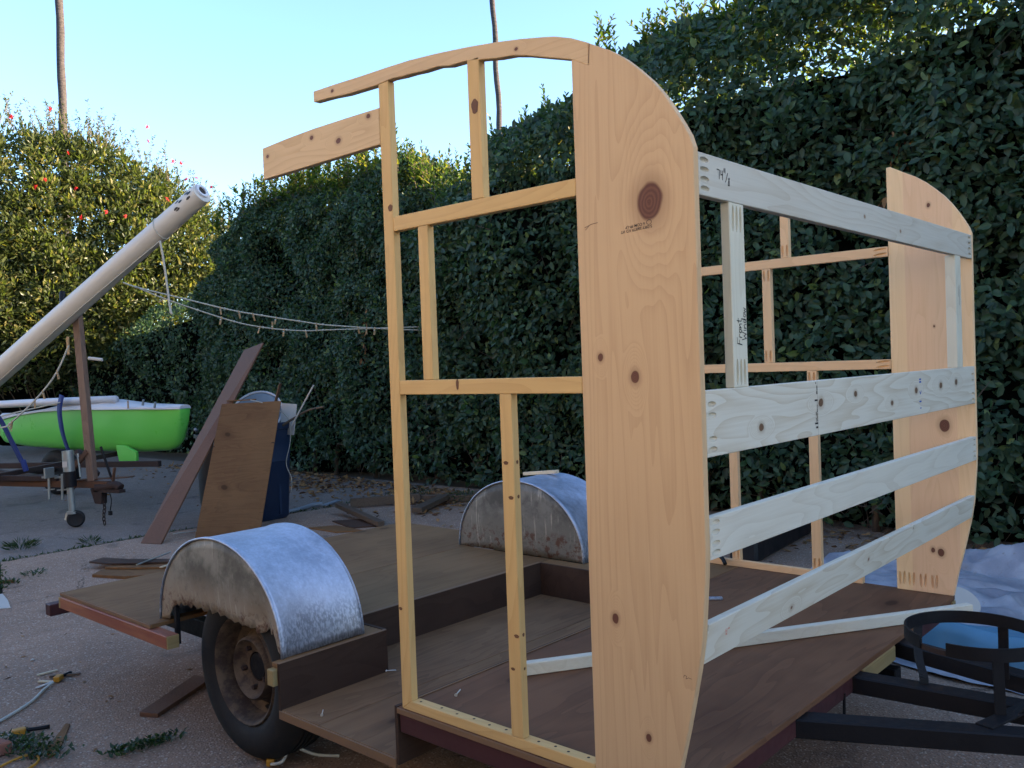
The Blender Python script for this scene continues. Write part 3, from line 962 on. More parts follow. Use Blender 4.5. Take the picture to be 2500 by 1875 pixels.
# ------------------------------------------------------------------ palm trunks
_k = NT('palm_bark'); _v = _k.tc()
_n = _k.noise(_k.mp(_v, (4, 4, 14)), scale=1.0, detail=5)
_k.col(_k.mix(_k.mr(_n, .35, .65), (0.030, 0.024, 0.026), (0.062, 0.050, 0.050))); _k.rough(.9); _k.bump(_n, .8, .05)
M_palm = _k.m
for (bx, by, lean, rad, lab) in ((-47.9, 17.9, 1.3, .21, 'tall bare palm trunk rising behind the flowering bush'), (-32.9, 35.7, -.8, .16, 'tall thin dark palm trunk seen through the timber arch')):
    pts = []
    for i in range(40):
        t = i / 39
        pts.append((bx + lean * (t - .6) * .9 + .06 * math.sin(i * 1.3), by, GZ + 31 * t))
    pt = thing('palm_tree', lab, 'palm tree', (bx, by, GZ), 'palm trees beyond the yard')
    obj('trunk', tube(pts, [rad * (1.15 - .3 * i / 39) * (1 + .04 * math.sin(i * 2.1)) for i in range(40)], 14), M_palm, pt, smooth=True)
    bm = bmesh.new()
    top = Vector(pts[-1])
    for i in range(34):
        a = random.uniform(0, 6.28); e = random.uniform(-.9, 1.2)
        d = Vector((math.cos(a) * math.cos(e), math.sin(a) * math.cos(e), math.sin(e)))
        q = smooth_path([top, top + d * 1.3 + Vector((0, 0, .2)), top + d * 2.6 + Vector((0, 0, -.5))], 4)
        sd_ = d.cross(Vector((0, 0, 1))).normalized()
        for j in range(len(q) - 1):
            w0, w1 = .45 * math.sin(math.pi * (.08 + .9 * j / len(q))), .45 * math.sin(math.pi * (.08 + .9 * (j + 1) / len(q)))
            bm.faces.new([bm.verts.new(q[j] - sd_ * w0), bm.verts.new(q[j] + sd_ * w0), bm.verts.new(q[j + 1] + sd_ * w1), bm.verts.new(q[j + 1] - sd_ * w1)])
    obj('crown', bm, M_leaf, pt)

# ------------------------------------------------------------------ unseen house and fence, added behind the camera to shape the light
M_stucco = plain('stucco', (0.72, 0.60, 0.45), .9, var=.12, scale=6, bump=.3, bscale=80)
obj('added_house_wall', box(-16.0, 6.0, -7.6, -5.4, GZ - .02, 3.3, 0), M_stucco, kind='structure')  # added out of view to bounce warm light onto the near faces
obj('added_house_roof', prism([(-5.0, 3.25), (-5.0, 3.40), (-8.5, 5.2), (-12.0, 3.4), (-12.0, 3.25)], -14.5, 9.5, 'x', 0), M_old, kind='structure')
obj('added_shade_fence', box(-14.0, 9.0, -3.05, -3.0, GZ, 1.15, 0), M_old, kind='structure')  # added out of view to keep bounced light off the low parts
# ================================================================== CAMPER TRAILER
W = 2.063
TP, TF = 0.020, 0.024
tr = thing('camper_trailer', 'half-built camper trailer with pine wall frames, plywood floor and galvanised fenders', 'trailer', (-1.7, 1.03, GZ))

# ---- floor
XF = -0.095
obj('deck_panel', box(-1.0, XF, 0.0, W, -0.018, 0.0, 0.0015), M_deck_front, tr, 'dark plywood front deck panel')
obj('deck_panel', prism([(-3.285, -0.036), (-2.418, -0.036), (-2.418, 2.0), (-3.285, 2.0)], -0.016, 0.0, 'z', .0015), M_deck_rear, tr, 'light brown plywood rear deck panel')
obj('deck_panel', prism([(-2.416, 0.385), (-1.832, 0.385), (-1.832, 1.70), (-2.416, 1.70)], -0.016, 0.0, 'z', .0015), M_deck_rear, tr, 'light brown plywood panel between the fenders')
obj('deck_panel', prism([(-1.830, 1.614), (-1.002, 1.614), (-1.002, W), (-1.63, W), (-1.63, 1.70), (-1.830, 1.70)], -0.016, 0.0, 'z', .0015), M_deck_rear, tr, 'plywood strip beside the far fender')
obj('deck_panel', prism([(-1.640, 0.0), (-1.604, 0.0), (-1.604, 0.452), (-1.817, 0.452), (-1.817, 0.386), (-1.640, 0.386)], -0.016, 0.0, 'z', .0015), M_deck_rear, tr, 'plywood top of the step box')
obj('floor_panel', box(-1.389, -1.014, 0.0, 1.60, -0.166, -0.150, .0015), M_floor, tr, 'dropped plywood floor panel at the doorway')
obj('floor_panel', prism([(-1.596, 0.0), (-1.392, 0.0), (-1.392, 1.60), (-1.82, 1.60), (-1.82, 0.468), (-1.596, 0.468)], -0.166, -0.1502, 'z', .0015), M_floor, tr, 'dropped plywood floor panel beside the step box')
obj('floor_edge', box(-1.600, -1.014, -0.006, -0.0004, -0.180, -0.152, .001), M_ply_edge, tr)
obj('riser_panel', box(-1.832, -1.818, 0.468, 1.61, -0.165, 0.0015, .001), M_riser, tr, 'dark riser below the rear deck')
obj('riser_panel', box(-1.818, -1.002, 1.601, 1.613, -0.165, 0.0015, .001), M_riser, tr, 'dark riser along the far side')
obj('riser_panel', box(-1.013, -1.001, -0.004, 1.600, -0.168, 0.0015, .001), M_riser, tr, 'riser below the front deck')
obj('riser_panel', box(-1.603, -1.591, -0.004, 0.455, -0.157, 0.0025, .001), M_riser, tr, 'dark front of the step box')
obj('riser_panel', box(-1.818, -1.604, 0.4535, 0.466, -0.165, 0.002, .001), M_riser, tr, 'side of the step box')
obj('edge_strip', box(-1.004, -0.998, 0.026, 1.60, 0.0005, 0.004, .0008), M_ply_edge, tr)
obj('edge_strip', box(-1.836, -1.819, 0.466, 1.612, 0.0018, 0.0035, .0006), M_ply_edge, tr)
obj('edge_strip', box(-1.604, -1.590, -0.004, 0.4534, 0.0027, 0.0042, .0006), M_ply_edge, tr)
obj('corner_block', box(-1.640, -1.605, -0.020, 0.030, -0.072, -0.018, .002), M_yellowwood, tr, 'raw timber block at the step box corner')
obj('deck_edge', box(-3.290, -2.418, -0.041, -0.037, -0.016, -0.001, .0008), M_ply_edge, tr)
obj('deck_edge', box(-1.0, -0.10, -0.006, -0.001, -0.017, -0.001, .0008), M_ply_edge, tr)
# ---- timber and steel chassis
obj('frame_beam', box(-3.268, -2.272, -0.050, 0.0, -0.068, -0.017, .003), M_red, tr, 'red-brown beam under the rear deck edge')
obj('beam_end', box(-3.284, -3.2685, -0.050, 0.0, -0.068, -0.017, .002), M_yellowwood, tr)
obj('beam_end', box(-2.2715, -2.266, -0.049, -0.001, -0.067, -0.018, .001), M_yellowwood, tr)
obj('frame_beam', box(-0.996, -0.10, 0.0, 0.045, -0.072, -0.0185, .003), M_maroon, tr, 'maroon beam under the front deck side')
obj('frame_beam', box(-0.150, -0.100, 0.046, 1.33, -0.070, -0.0185, .003), M_maroon, tr, 'maroon beam under the front deck edge')
obj('frame_beam', box(-0.150, -0.100, 1.46, W - 0.02, -0.070, -0.0185, .003), M_maroon, tr)
obj('filler_block', box(-0.1495, -0.094, 1.095, 1.385, -0.069, -0.0187, .003), M_yellowwood, tr, 'raw yellow timber block between the tongue beams')
obj('filler_block', box(-0.130, -0.092, 2.025, 2.062, -0.065, -0.019, .002), M_yellowwood, tr)
obj('cross_beam', box(-3.50, -3.445, -0.030, 1.98, -0.140, -0.085, .003), M_maroon, tr, 'dark red beam across the rear end')
for y in (0.44, 1.60):
    obj('chassis_rail', box(-3.40, -0.16, y - .03, y + .03, -0.25, -0.17, .003), M_black, tr)
obj('axle', tube([(-1.955, 0.18, -0.118), (-1.955, 1.88, -0.118)], 0.030, 12), M_black, tr, smooth=True)
obj('frame_bracket', box(-2.372, -2.354, 0.034, 0.052, -0.085, 0.065, .002), M_black, tr)
obj('frame_bracket', prism([(-3.08, -0.068), (-2.94, -0.068), (-2.98, -0.115), (-3.04, -0.115)], .10, .16, 'y', .002), M_black, tr)
tb = {}
for nm, p0, p1 in (('near', (-0.12, 0.647, -0.046), (0.92, 1.155, -0.046)), ('mid', (-0.12, 1.053, -0.046), (0.92, 1.15, -0.046)), ('far', (-0.12, 1.458, -0.046), (0.92, 1.165, -0.046))):
    tb[nm] = obj('tongue_beam', beam(p0, p1, 0.066, 0.052, b=.004), M_black, tr, 'black steel tongue beam, %s one' % {'near': 'nearest', 'mid': 'middle', 'far': 'farthest'}[nm])
obj('tongue_strap', beam((0.30, 0.86, -0.018), (0.36, 1.08, -0.018), 0.045, 0.006, b=.001), M_black, tr)
obj('bolt', tube([(-0.10, 0.955, -0.05), (-0.10, 0.952, -0.115)], 0.0045, 8), M_black, tr)
# ---- bottle ring on the tongue
RC = Vector((0.218, 1.112, 0.0)); RR = 0.184; RZ0, RZ1 = 0.124, 0.160
bm = bmesh.new()
N_ = 72
ga0, ga1 = math.radians(236), math.radians(262)
rows = []
for i in range(N_ + 1):
    a = ga1 + (2 * math.pi - (ga1 - ga0)) * i / N_
    c, s = math.cos(a), math.sin(a)
    rows.append([bm.verts.new((RC.x + c * q, RC.y + s * q, z)) for q, z in ((RR, RZ0), (RR, RZ1), (RR - .006, RZ1), (RR - .006, RZ0))])
for i in range(N_):
    for j in range(4):
        bm.faces.new([rows[i][j], rows[i + 1][j], rows[i + 1][(j + 1) % 4], rows[i][(j + 1) % 4]])
bm.faces.new(rows[0]); bm.faces.new(rows[-1][::-1])
ring = sharp(obj('bottle_ring', bm, M_black, tr, 'round black steel hoop standing on the tongue'))
rows = []
bm = bmesh.new()
for i in range(9):
    a = ga0 - .03 + (ga1 - ga0 + .06) * i / 8
    c, s = math.cos(a), math.sin(a)
    rows.append([bm.verts.new((RC.x + c * q, RC.y + s * q, z)) for q, z in ((RR - .006, RZ0 - .002), (RR - .006, RZ0 + .012), (RR - .011, RZ0 + .012), (RR - .011, RZ0 - .002))])
for i in range(8):
    for j in range(4):
        bm.faces.new([rows[i][j], rows[i + 1][j], rows[i + 1][(j + 1) % 4], rows[i][(j + 1) % 4]])
obj('hoop_tab', bm, M_rustdark, ring)
bm = bmesh.new()
q = smooth_path([(0.045, 1.180, 0.15), (0.048, 1.160, 0.09), (0.062, 1.120, 0.045), (0.085, 1.085, 0.005), (0.088, 1.078, -0.018)], 5)
for a, b in zip(q[:-1], q[1:]): add_beam(bm, a, b, 0.028, 0.005, up=(1, -.6, .3))
obj('strap_leg', bm, M_black, ring)
obj('strap_leg', beam((0.318, 0.957, -0.035), (0.312, 0.962, RZ0 + .012), 0.028, 0.006, up=(.5, -.8, 0), b=.001), M_black, ring)
obj('strap_leg', beam((0.335, 0.985, -0.03), (0.40, 1.06, 0.06), 0.022, 0.006, b=.001), M_black, ring)
obj('strap_leg', beam((0.25, 1.292, -0.03), (0.25, 1.292, RZ0 + .012), 0.028, 0.006, up=(0, 1, 0), b=.001), M_black, ring)

# ---- fenders
def fender(y0, y1, cx, torn, mface, name_label, near):
    RX, RZ = (0.424, 0.362) if near else (0.418, 0.370)
    n = 40
    arc = [(cx + RX * math.cos(math.pi - math.pi * i / n), RZ * max(0.0, math.sin(math.pi * i / n)) ** 0.93) for i in range(n + 1)]
    arc[0] = (cx - RX, 0.0005); arc[-1] = (cx + RX, 0.0005)
    bm = bmesh.new()
    ys = [y0, y0 + .012, y0 + .02, y1 - .022, y1 - .012, y1]
    dr = [0.0, 0.004, 0.0, 0.0, 0.005, 0.0]
    if near: arc[-1] = (cx + RX, 0.004)
    G = []
    for (x, z) in arc:
        nx, nz = (x - cx) / RX, z / RZ
        G.append([bm.verts.new((x + nx * d, y, z + nz * d)) for y, d in zip(ys, dr)])
    for i in range(n):
        for j in range(5):
            bm.faces.new([G[i][j], G[i + 1][j], G[i + 1][j + 1], G[i][j + 1]])
    f = obj('fender', bm, M_galv, tr, name_label)
    md = f.modifiers.new('t', 'SOLIDIFY'); md.thickness = 0.0025; md.offset = -1
    sharp(f, 50)
    # side plate
    inner = [(cx + (x - cx) * .985, z * .985 + .0005) for x, z in arc]
    poly = list(inner)
    if torn:
        poly = [p for p in inner]
        poly += torn
    bm = bmesh.new()
    yy = y0 + .004
    # bulged sheet: strips from arc down to lower edge
    low = torn if torn else [(cx + RX * .985, .001), (cx - RX * .985, .001)]
    def lowz(x):
        L = low[::-1] if low[0][0] > low[-1][0] else low
        return float(np.interp(x, [p[0] for p in L], [p[1] for p in L]))
    xs_ = sorted(set([x for x, z in inner] + [p[0] for p in low if cx - RX * .985 < p[0] < cx + RX * .985]))
    def topz(x): return float(np.interp(x, [p[0] for p in inner], [p[1] for p in inner]))
    cols_ = []
    for x in xs_:
        zt, zl = topz(x), min(lowz(x), topz(x) - .0005)
        col = []
        for k in range(9):
            t = k / 8
            z = zl + (zt - zl) * t
            bul = -.010 * math.sin(math.pi * t) * math.sin(math.pi * (x - cx + RX) / (2 * RX))
            if torn:
                bul += .030 * math.exp(-((x - cx - .29) / .05) ** 2 - ((z - .10) / .06) ** 2) + .007 * (1 - t) ** 3 * mnoise.noise((x * 23, 0, 3)) * (1 if zl > .04 else 0)
            col.append(bm.verts.new((x, yy + bul, z)))
        cols_.append(col)
    for a, b in zip(cols_[:-1], cols_[1:]):
        for k in range(8):
            bm.faces.new([a[k], b[k], b[k + 1], a[k + 1]])
    p = obj('side_plate', bm, mface, f, smooth=True)
    md = p.modifiers.new('t', 'SOLIDIFY'); md.thickness = 0.002
    bm = bmesh.new()
    if near:                       # inner plate towards the deck
        A = [bm.verts.new((x, y1 - .006, z)) for x, z in inner]
        bm.faces.new(A)
        obj('inner_plate', bm, M_galv, f)
    # rolled rims
    for y in ((y0 + .001), (y1 - .001)):
        obj('rolled_rim', tube([(x, y, z) for x, z in arc], 0.0045, 6), M_galv, f, smooth=True)
    return f

CX = -2.050
torn = [(-2.408, 0.003), (-2.345, 0.010), (-2.341, 0.045), (-2.307, 0.078), (-2.285, 0.094), (-2.268, 0.088), (-2.25, 0.104), (-2.23, 0.094), (-2.203, 0.103), (-2.18, 0.093), (-2.160, 0.108), (-2.143, 0.112), (-2.128, 0.098),
        (-2.10, 0.110), (-2.08, 0.096), (-2.054, 0.102), (-2.04, 0.114), (-2.02, 0.098), (-1.982, 0.112), (-1.965, 0.099), (-1.94, 0.106), (-1.92, 0.096), (-1.894, 0.101), (-1.87, 0.091), (-1.85, 0.098), (-1.828, 0.088), (-1.80, 0.095),
        (-1.775, 0.087), (-1.757, 0.091), (-1.750, 0.072), (-1.713, 0.080), (-1.678, 0.103), (-1.660, 0.086), (-1.640, 0.090), (-1.632, 0.105), (-1.618, 0.078), (-1.608, 0.040), (-1.592, 0.012), (-1.586, 0.004)]
torn = [(x - .060 + .016 * (x + 2.415) / .83, z - (.016 if z > .03 else 0)) for x, z in torn]
fender(0.030, 0.375, CX, torn, M_zinc_near, 'near galvanised fender with a torn rusty side plate', True)
fender(1.702, 2.045, -2.052, None, M_zinc_far, 'far galvanised fender, whole and stained', False)


# ---- wheels
def wheel(y_out, sgn, cx, label):
    cz = -0.118
    M = Matrix.Translation((cx, y_out, cz)) @ Matrix.Rotation(math.radians(-90 * sgn), 4, 'X')   # local z goes inwards
    e = bpy.data.objects.new('wheel', None); COL.objects.link(e); e.location = (cx, y_out, cz); adopt(e, tr)
    e.location = (cx, y_out, cz)
    if label: e['label'] = label
    R = 0.330
    prof = [(0.196, .018), (0.205, .006), (0.230, -.004), (0.262, -.006), (0.292, .004), (0.314, .022), (0.326, .040)]
    for k in range(5):
        h = .050 + k * .022
        prof += [(R, h), (R, h + .014), (R - .007, h + .015), (R - .007, h + .021)]
    prof += [(0.326, .172), (0.314, .19), (0.262, .212), (0.205, .200), (0.196, .19)]
    sharp(obj('tyre', add_lathe(bmesh.new(), prof, M, 72), M_tyre, e), 35)
    prof = [(0.199, .012), (0.194, .004), (0.187, .008), (0.181, .030), (0.172, .082), (0.140, .094), (0.121, .074), (0.114, .036), (0.107, .030), (0.099, .040), (0.088, .058), (0.060, .066), (0.054, .066), (0.052, .11), (0, .11)]
    sharp(obj('rim', add_lathe(bmesh.new(), prof, M, 64), M_rim, e), 50)
    for k in range(5):
        a = 2 * math.pi * k / 5 + .4
        obj('wheel_nut', add_lathe(bmesh.new(), [(0.0, .046), (.009, .046), (.010, .066), (0, .066)], M @ Matrix.Translation((.074 * math.cos(a), .074 * math.sin(a), 0)), 6), M_rustdark, e)
    bm = bmesh.new()
    add_lathe(bm, [(0, .064), (.047, .065), (.049, .068), (0, .105)], M, 24)
    obj('hub', bm, M_black, e)
    for k in range(3):
        a = 2 * math.pi * k / 3 + 1.35
        Mh = M @ Matrix.Rotation(a, 4, 'Z') @ Matrix.Translation((.150, 0, .0895)) @ Matrix.Diagonal((.55, 1.7, 1, 1))
        obj('vent_slot', add_lathe(bmesh.new(), [(0, -.004), (.015, -.004), (.016, .006), (0, .006)], Mh, 14), M_black, e)
    return e


wheel(0.072, 1, -1.955, 'near wheel with rusty rim')
wheel(1.975, -1, -2.0, None)

# ---- near wall frame
prof_front = [(-0.256, 1.672), (-0.241, 1.664), (-0.197, 1.640), (-0.160, 1.613), (-0.127, 1.583), (-0.092, 1.548), (-0.066, 1.515), (-0.043, 1.480), (-0.023, 1.446), (-0.008, 1.418), (0.0, 1.393),
              (0.0, 0.56), (-0.003, 0.500), (-0.008, 0.440), (-0.014, 0.370), (-0.026, 0.300), (-0.041, 0.232), (-0.056, 0.167), (-0.077, 0.084), (-0.094, 0.0005)]
panel_poly = prof_front + [(-0.3053, 0.0005), (-0.3053, 1.6475), (-0.303, 1.6475), (-0.256, 1.6225)]
pnl = obj('side_panel', prism(panel_poly, 0.0, TP, 'y', .0015), M_panel_near, tr, 'near pine side panel with a large dark knot')
arch = [(-1.283, 1.803), (-1.188, 1.800), (-1.056, 1.794), (-0.936, 1.790), (-0.850, 1.786), (-0.741, 1.776), (-0.631, 1.763), (-0.534, 1.749), (-0.454, 1.735), (-0.387, 1.721), (-0.352, 1.713), (-0.304, 1.696), (-0.2565, 1.673),
        (-0.2575, 1.6225), (-0.303, 1.647), (-0.345, 1.661), (-0.379, 1.672), (-0.440, 1.692), (-0.482, 1.703), (-0.530, 1.709), (-0.581, 1.719), (-0.640, 1.730), (-0.700, 1.733), (-0.742, 1.742), (-0.80, 1.744), (-0.839, 1.748), (-0.880, 1.750), (-0.928, 1.755), (-0.988, 1.752), (-1.127, 1.758), (-1.20, 1.766), (-1.283, 1.771)]
obj('roof_arch', prism(arch, 0.0, TF, 'y', .0015), M_arch, tr, 'curved pine roof arch with a ragged sawn underside')
obj('header_board', prism([(-1.568, 1.686), (-1.43, 1.691), (-1.294, 1.693), (-1.132, 1.691), (-0.9835, 1.688), (-0.9835, 1.587), (-1.568, 1.586)], 0.0, TF - .002, 'y', .0015), M_head, tr, 'short wide pine board pointing rearwards')
LP, RP = -0.982, -0.941
obj('stud', prism([(LP, .0005), (RP, .029), (RP, 1.753), (LP, 1.7515)], 0.0, TF, 'y', .0015), M_stud_v, tr, 'tall rear door post of the near wall')
obj('rail', box(RP + .0005, -0.3058, 0.0, TF, 1.339, 1.379, .0015), M_stud_h, tr, 'upper level rail of the near wall')
obj('rail', box(RP + .0005, -0.3058, 0.0, TF, 0.8874, 0.9262, .0015), M_stud_h, tr, 'middle level rail of the near wall')
sill = obj('sill_plate', prism([(LP + .002, .0005), (-0.3058, .0005), (-0.3058, .0285), (RP - .001, .0285)], 0.0, TF + .008, 'y', .0015), M_stud_h, tr, 'near sill plate with a row of screw holes')
obj('stud', box(-0.636, -0.595, 0.0, TF, 1.3795, 1.7295, .0015), M_stud_v, tr, 'short upper stud of the near wall')
obj('stud', box(-0.8425, -0.8045, 0.0, TF, 0.9267, 1.3385, .0015), M_stud_v, tr, 'window stud of the near wall')
obj('stud', box(-0.566, -0.5265, 0.0, TF, 0.029, 0.887, .0015), M_stud_v, tr, 'lower stud of the near wall')
for i, x in enumerate((-0.918, -0.838, -0.775, -0.715, -0.655, -0.600, -0.488, -0.438, -0.395, -0.338)):
    obj('screw_hole', add_lathe(bmesh.new(), [(0, .0289), (.0040, .0289)], Matrix.Translation((x, .014 + .004 * (i % 2), 0)), 10), M_hole, sill)
# knots on the studs
def knot_disc(parent, c, n, r, stretch=(1, 1)):
    d, s, u = frame_from(n)
    bm = bmesh.new()
    vs = [bm.verts.new(Vector(c) + s * (r * stretch[0] * math.cos(2 * math.pi * k / 14) * (1 + .15 * math.sin(k * 2.3))) + u * (r * stretch[1] * math.sin(2 * math.pi * k / 14))) for k in range(14)]
    bm.faces.new(vs)
    return obj('knot', bm, M_hole_knot, parent)
M_hole_knot = plain('knot_wood', (0.125, 0.052, 0.022), 0.7, var=0.4, scale=150)
studs = [o for o in bpy.data.objects if o.parent == tr and o.name.startswith('stud')]
def by_label(t): return [o for o in bpy.data.objects if o.parent == tr and t in o.get('label', '')][0]
ls = by_label('lower stud of the near'); ps = by_label('rear door post'); us = by_label('short upper stud')
for x, z, r in ((-.551, .716, .006), (-.538, .630, .006), (-.536, .285, .006), (-.552, .200, .005)):
    knot_disc(ls, (x, -.0006, z), (0, -1, 0), r, (1.4, .8))
    knot_disc(ls, (-.5259, .014, z + .002), (1, 0, 0), r, (.7, .8))
knot_disc(ps, (-.950, -.0006, 1.405), (0, -1, 0), .010, (1, 1))
knot_disc(ps, (-.972, -.0006, .285), (0, -1, 0), .006, (1.2, .8))
knot_disc(us, (-.613, -.0006, 1.610), (0, -1, 0), .012, (1.0, 1.6))
mr_ = by_label('middle level rail of the near')
knot_disc(mr_, (-.712, -.0006, .913), (0, -1, 0), .009, (.6, 1.6))

# ---- far wall frame
YF0, YF1 = W - TF - .001, W - .001
far_poly = prof_front[1:] + [(-0.3053, 0.0005), (-0.3053, 1.692), (-0.29, 1.6925)]
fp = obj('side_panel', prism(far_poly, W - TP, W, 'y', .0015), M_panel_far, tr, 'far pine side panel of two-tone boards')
pockets(fp, [((x, W - TP, .045 + .003 * (i % 2)), (.05 * (1 if i % 2 else -1), 0, 1), .028, .0055, .008, (0, -1, 0)) for i, x in enumerate((-.292, -.276, -.256, -.240, -.213, -.196, -.170, -.154))])
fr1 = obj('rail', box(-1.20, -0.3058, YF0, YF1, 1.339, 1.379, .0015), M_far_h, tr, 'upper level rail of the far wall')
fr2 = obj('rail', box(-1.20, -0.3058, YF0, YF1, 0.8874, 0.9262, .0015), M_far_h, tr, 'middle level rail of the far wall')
for o, z in ((fr1, 1.359), (fr2, .907)):
    pockets(o, [((-.335, YF0, z + dz), (1, 0, .1), .028, .0055, .009, (0, -1, 0)) for dz in (-.010, .010)])
obj('sill_plate', box(-1.20, -0.440, YF0, YF1, 0.0005, 0.030, .0015), M_far_h, tr, 'far sill plate')
fs = [('lower rear stud of the far wall', -1.033, -.992, .0305, .887), ('lower front stud of the far wall', -.655, -.613, .0305, .887), ('window stud of the far wall', -.847, -.807, .9267, 1.3385), ('short upper stud of the far wall', -.757, -.719, 1.3795, 1.58)]
for lab, x0, x1, z0, z1 in fs:
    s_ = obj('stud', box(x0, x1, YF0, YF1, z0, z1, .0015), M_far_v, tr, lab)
    xm = (x0 + x1) / 2
    cuts = []
    for zz in ((z0 + .030, z1 - .030) if z0 < 1.3 else (z0 + .030,)):
        cuts += [((xm + dx, YF0, zz), (dx * 2, 0, 1), .026, .0055, .009, (0, -1, 0)) for dx in (-.010, .010)]
    pockets(s_, cuts)

# ---- front rails and window studs
RT = 0.021
def front_rail(z0, z1, mat, label, x0=-RT, holes=None, tilt=None):
    bm = bmesh.new()
    add_box(bm, x0, 0.0, TP + .0005, W - TP - .0005, z0, z1)
    if tilt:
        for v in bm.verts:
            v.co.x += tilt[0] if v.co.z > (z0 + z1) / 2 else tilt[1]
    bev(bm, .0015)
    o = obj('front_rail', bm, mat, tr, label)
    if holes:
        cuts = []
        for z in holes:
            xx = 0.0 if not tilt else tilt[1] + (tilt[0] - tilt[1]) * (z - z0) / (z1 - z0)
            for y, d in ((TP + .024, 1), (W - TP - .030, -1)):
                cuts.append(((xx, y, z), (0, 1, 0), .019, .0062, .0095, (1, 0, 0)))
        pockets(o, cuts)
    return o
r1 = front_rail(1.297, 1.386, M_railtop, 'top front rail with a handwritten measure', holes=(1.372, 1.352, 1.332, 1.312))
r2 = front_rail(0.7504, 0.8905, M_rail2, 'wide front rail with cathedral grain and ink stamps', holes=(0.861, 0.838, 0.788, 0.766))
r3 = front_rail(0.535, 0.6239, M_rail, 'third front rail', holes=(0.612, 0.592, 0.568, 0.549))
r4 = front_rail(0.312, 0.3988, M_rail4, 'lowest front rail, tilted back', tilt=(-0.0095, -0.0235), holes=None)
# notches cut in the lowest rail
bm = bmesh.new()
for y, wd in ((1.335, .0045), (1.112, .003)):
    add_box(bm, -.05, .02, y - wd, y + wd, .386 if y > 1.2 else .392, .42)
obj_cut = obj('cutter', bm, None)
md = r4.modifiers.new('n', 'BOOLEAN'); md.object = obj_cut; md.operation = 'DIFFERENCE'; md.solver = 'EXACT'
bpy.context.view_layer.update()
nm = bpy.data.meshes.new_from_object(r4.evaluated_get(bpy.context.evaluated_depsgraph_get()))
r4.modifiers.clear(); r4.data = nm; bpy.data.objects.remove(obj_cut)
f1 = obj('window_stud', box(-.022, -.0005, .147, .2135, .891, 1.2965, .0015), M_fws, tr, 'left front window stud with handwriting')
pockets(f1, [((-.0005, y, z), (0, .04, 1), .030, .0055, .009, (1, 0, 0)) for y in (.163, .180, .197) for z in (.925, 1.262)])
f2 = obj('window_stud', box(-.035, -.0005, 1.826, 1.893, .891, 1.2965, .0015), M_fws, tr, 'right front window stud')

# ---- writing
def strokes(name, lines, org, ux, uy, scale, r, mat, parent):
    bm = bmesh.new()
    nrm = Vector(ux).cross(Vector(uy)).normalized()
    for ln in lines:
        P = [Vector(org) + Vector(ux) * (a * scale) + Vector(uy) * (b * scale) + nrm * .0006 for a, b in ln]
        for p, q in zip(P[:-1], P[1:]):
            d = (q - p).normalized(); s = d.cross(nrm) * r
            e = d * r * .6
            bm.faces.new([bm.verts.new(p - e - s), bm.verts.new(q + e - s), bm.verts.new(q + e + s), bm.verts.new(p - e + s)])
    return obj(name, bm, mat, parent)


def text(name, body, org, ux, uy, size, mat, parent, shear=0.0, bold=0.0):
    cu = bpy.data.curves.new('t', 'FONT')
    cu.body = body; cu.size = size; cu.shear = shear; cu.offset = bold
    to = bpy.data.objects.new('t', cu); COL.objects.link(to)
    bpy.context.view_layer.update()
    me = bpy.data.meshes.new_from_object(to.evaluated_get(bpy.context.evaluated_depsgraph_get()))
    bpy.data.objects.remove(to)
    ux, uy = Vector(ux), Vector(uy); nrm = ux.cross(uy)
    M = Matrix((ux, uy, nrm)).transposed().to_4x4(); M.translation = Vector(org) + nrm * .0006
    me.transform(M)
    return obj(name, me, mat, parent)


# 74"/8 on the top rail (seen from the front: right = +y)
seven = [(0, 1), (.55, .95), (.45, 0)]
four = [(.85, .95), (.85, .5), (1.25, .55)]; four2 = [(1.22, .95), (1.18, 0)]
q1 = [(1.55, 1.25), (1.55, .85)]; q2_ = [(1.78, 1.30), (1.80, .80)]
sl = [(2.35, .85), (1.85, -.15)]
eight = [(2.45, .35), (2.72, -.05), (2.66, -.45), (2.42, -.45), (2.45, -.15), (2.78, .40)]
strokes('handwriting', [seven, four, four2, q1, q2_, sl, eight], (0, .096, 1.340), (0, 1, 0), (0, 0, 1), .020, .0012, M_ink, r1)
# "Front Window", written upwards
def cursive(word):
    G = {'F': [[(.0, 0), (.15, 1), (.75, 1.05)], [(.05, .55), (.5, .6)]], 'r': [[(0, 0), (.05, .5), (.2, .55), (.35, .5)]], 'o': [[(.4, .45), (.15, .5), (.05, .2), (.25, 0), (.42, .2), (.4, .45), (.5, .5)]],
         'n': [[(0, 0), (.05, .5), (.1, .2), (.3, .5), (.4, .4), (.42, 0)]], 't': [[(.2, 1), (.15, .1), (.3, 0)], [(0, .65), (.45, .7)]], 'W': [[(0, 1), (.15, 0), (.4, .6), (.6, 0), (.85, 1)]],
         'i': [[(0, .5), (.05, 0)], [(.02, .72), (.05, .78)]], 'd': [[(.4, .45), (.15, .5), (.05, .15), (.25, 0), (.42, .3), (.5, 1.05), (.45, 0)]], 'w': [[(0, .5), (.1, 0), (.25, .4), (.38, 0), (.52, .5)]]}
    adv = {'F': .75, 'r': .42, 'o': .55, 'n': .55, 't': .5, 'W': 1.0, 'i': .22, 'd': .62, 'w': .6}
    out, x = [], 0
    for ch in word:
        for ln in G[ch]: out.append([(a + x, b) for a, b in ln])
        x += adv[ch]
    return out
strokes('handwriting', cursive('Front'), (-.0005, .1875, .985), (0, 0, 1), (0, -1, 0), .0215, .0010, M_ink, f1)
strokes('handwriting', cursive('Window'), (-.0005, .2085, .996), (0, 0, 1), (0, -1, 0), .0205, .0010, M_ink, f1)
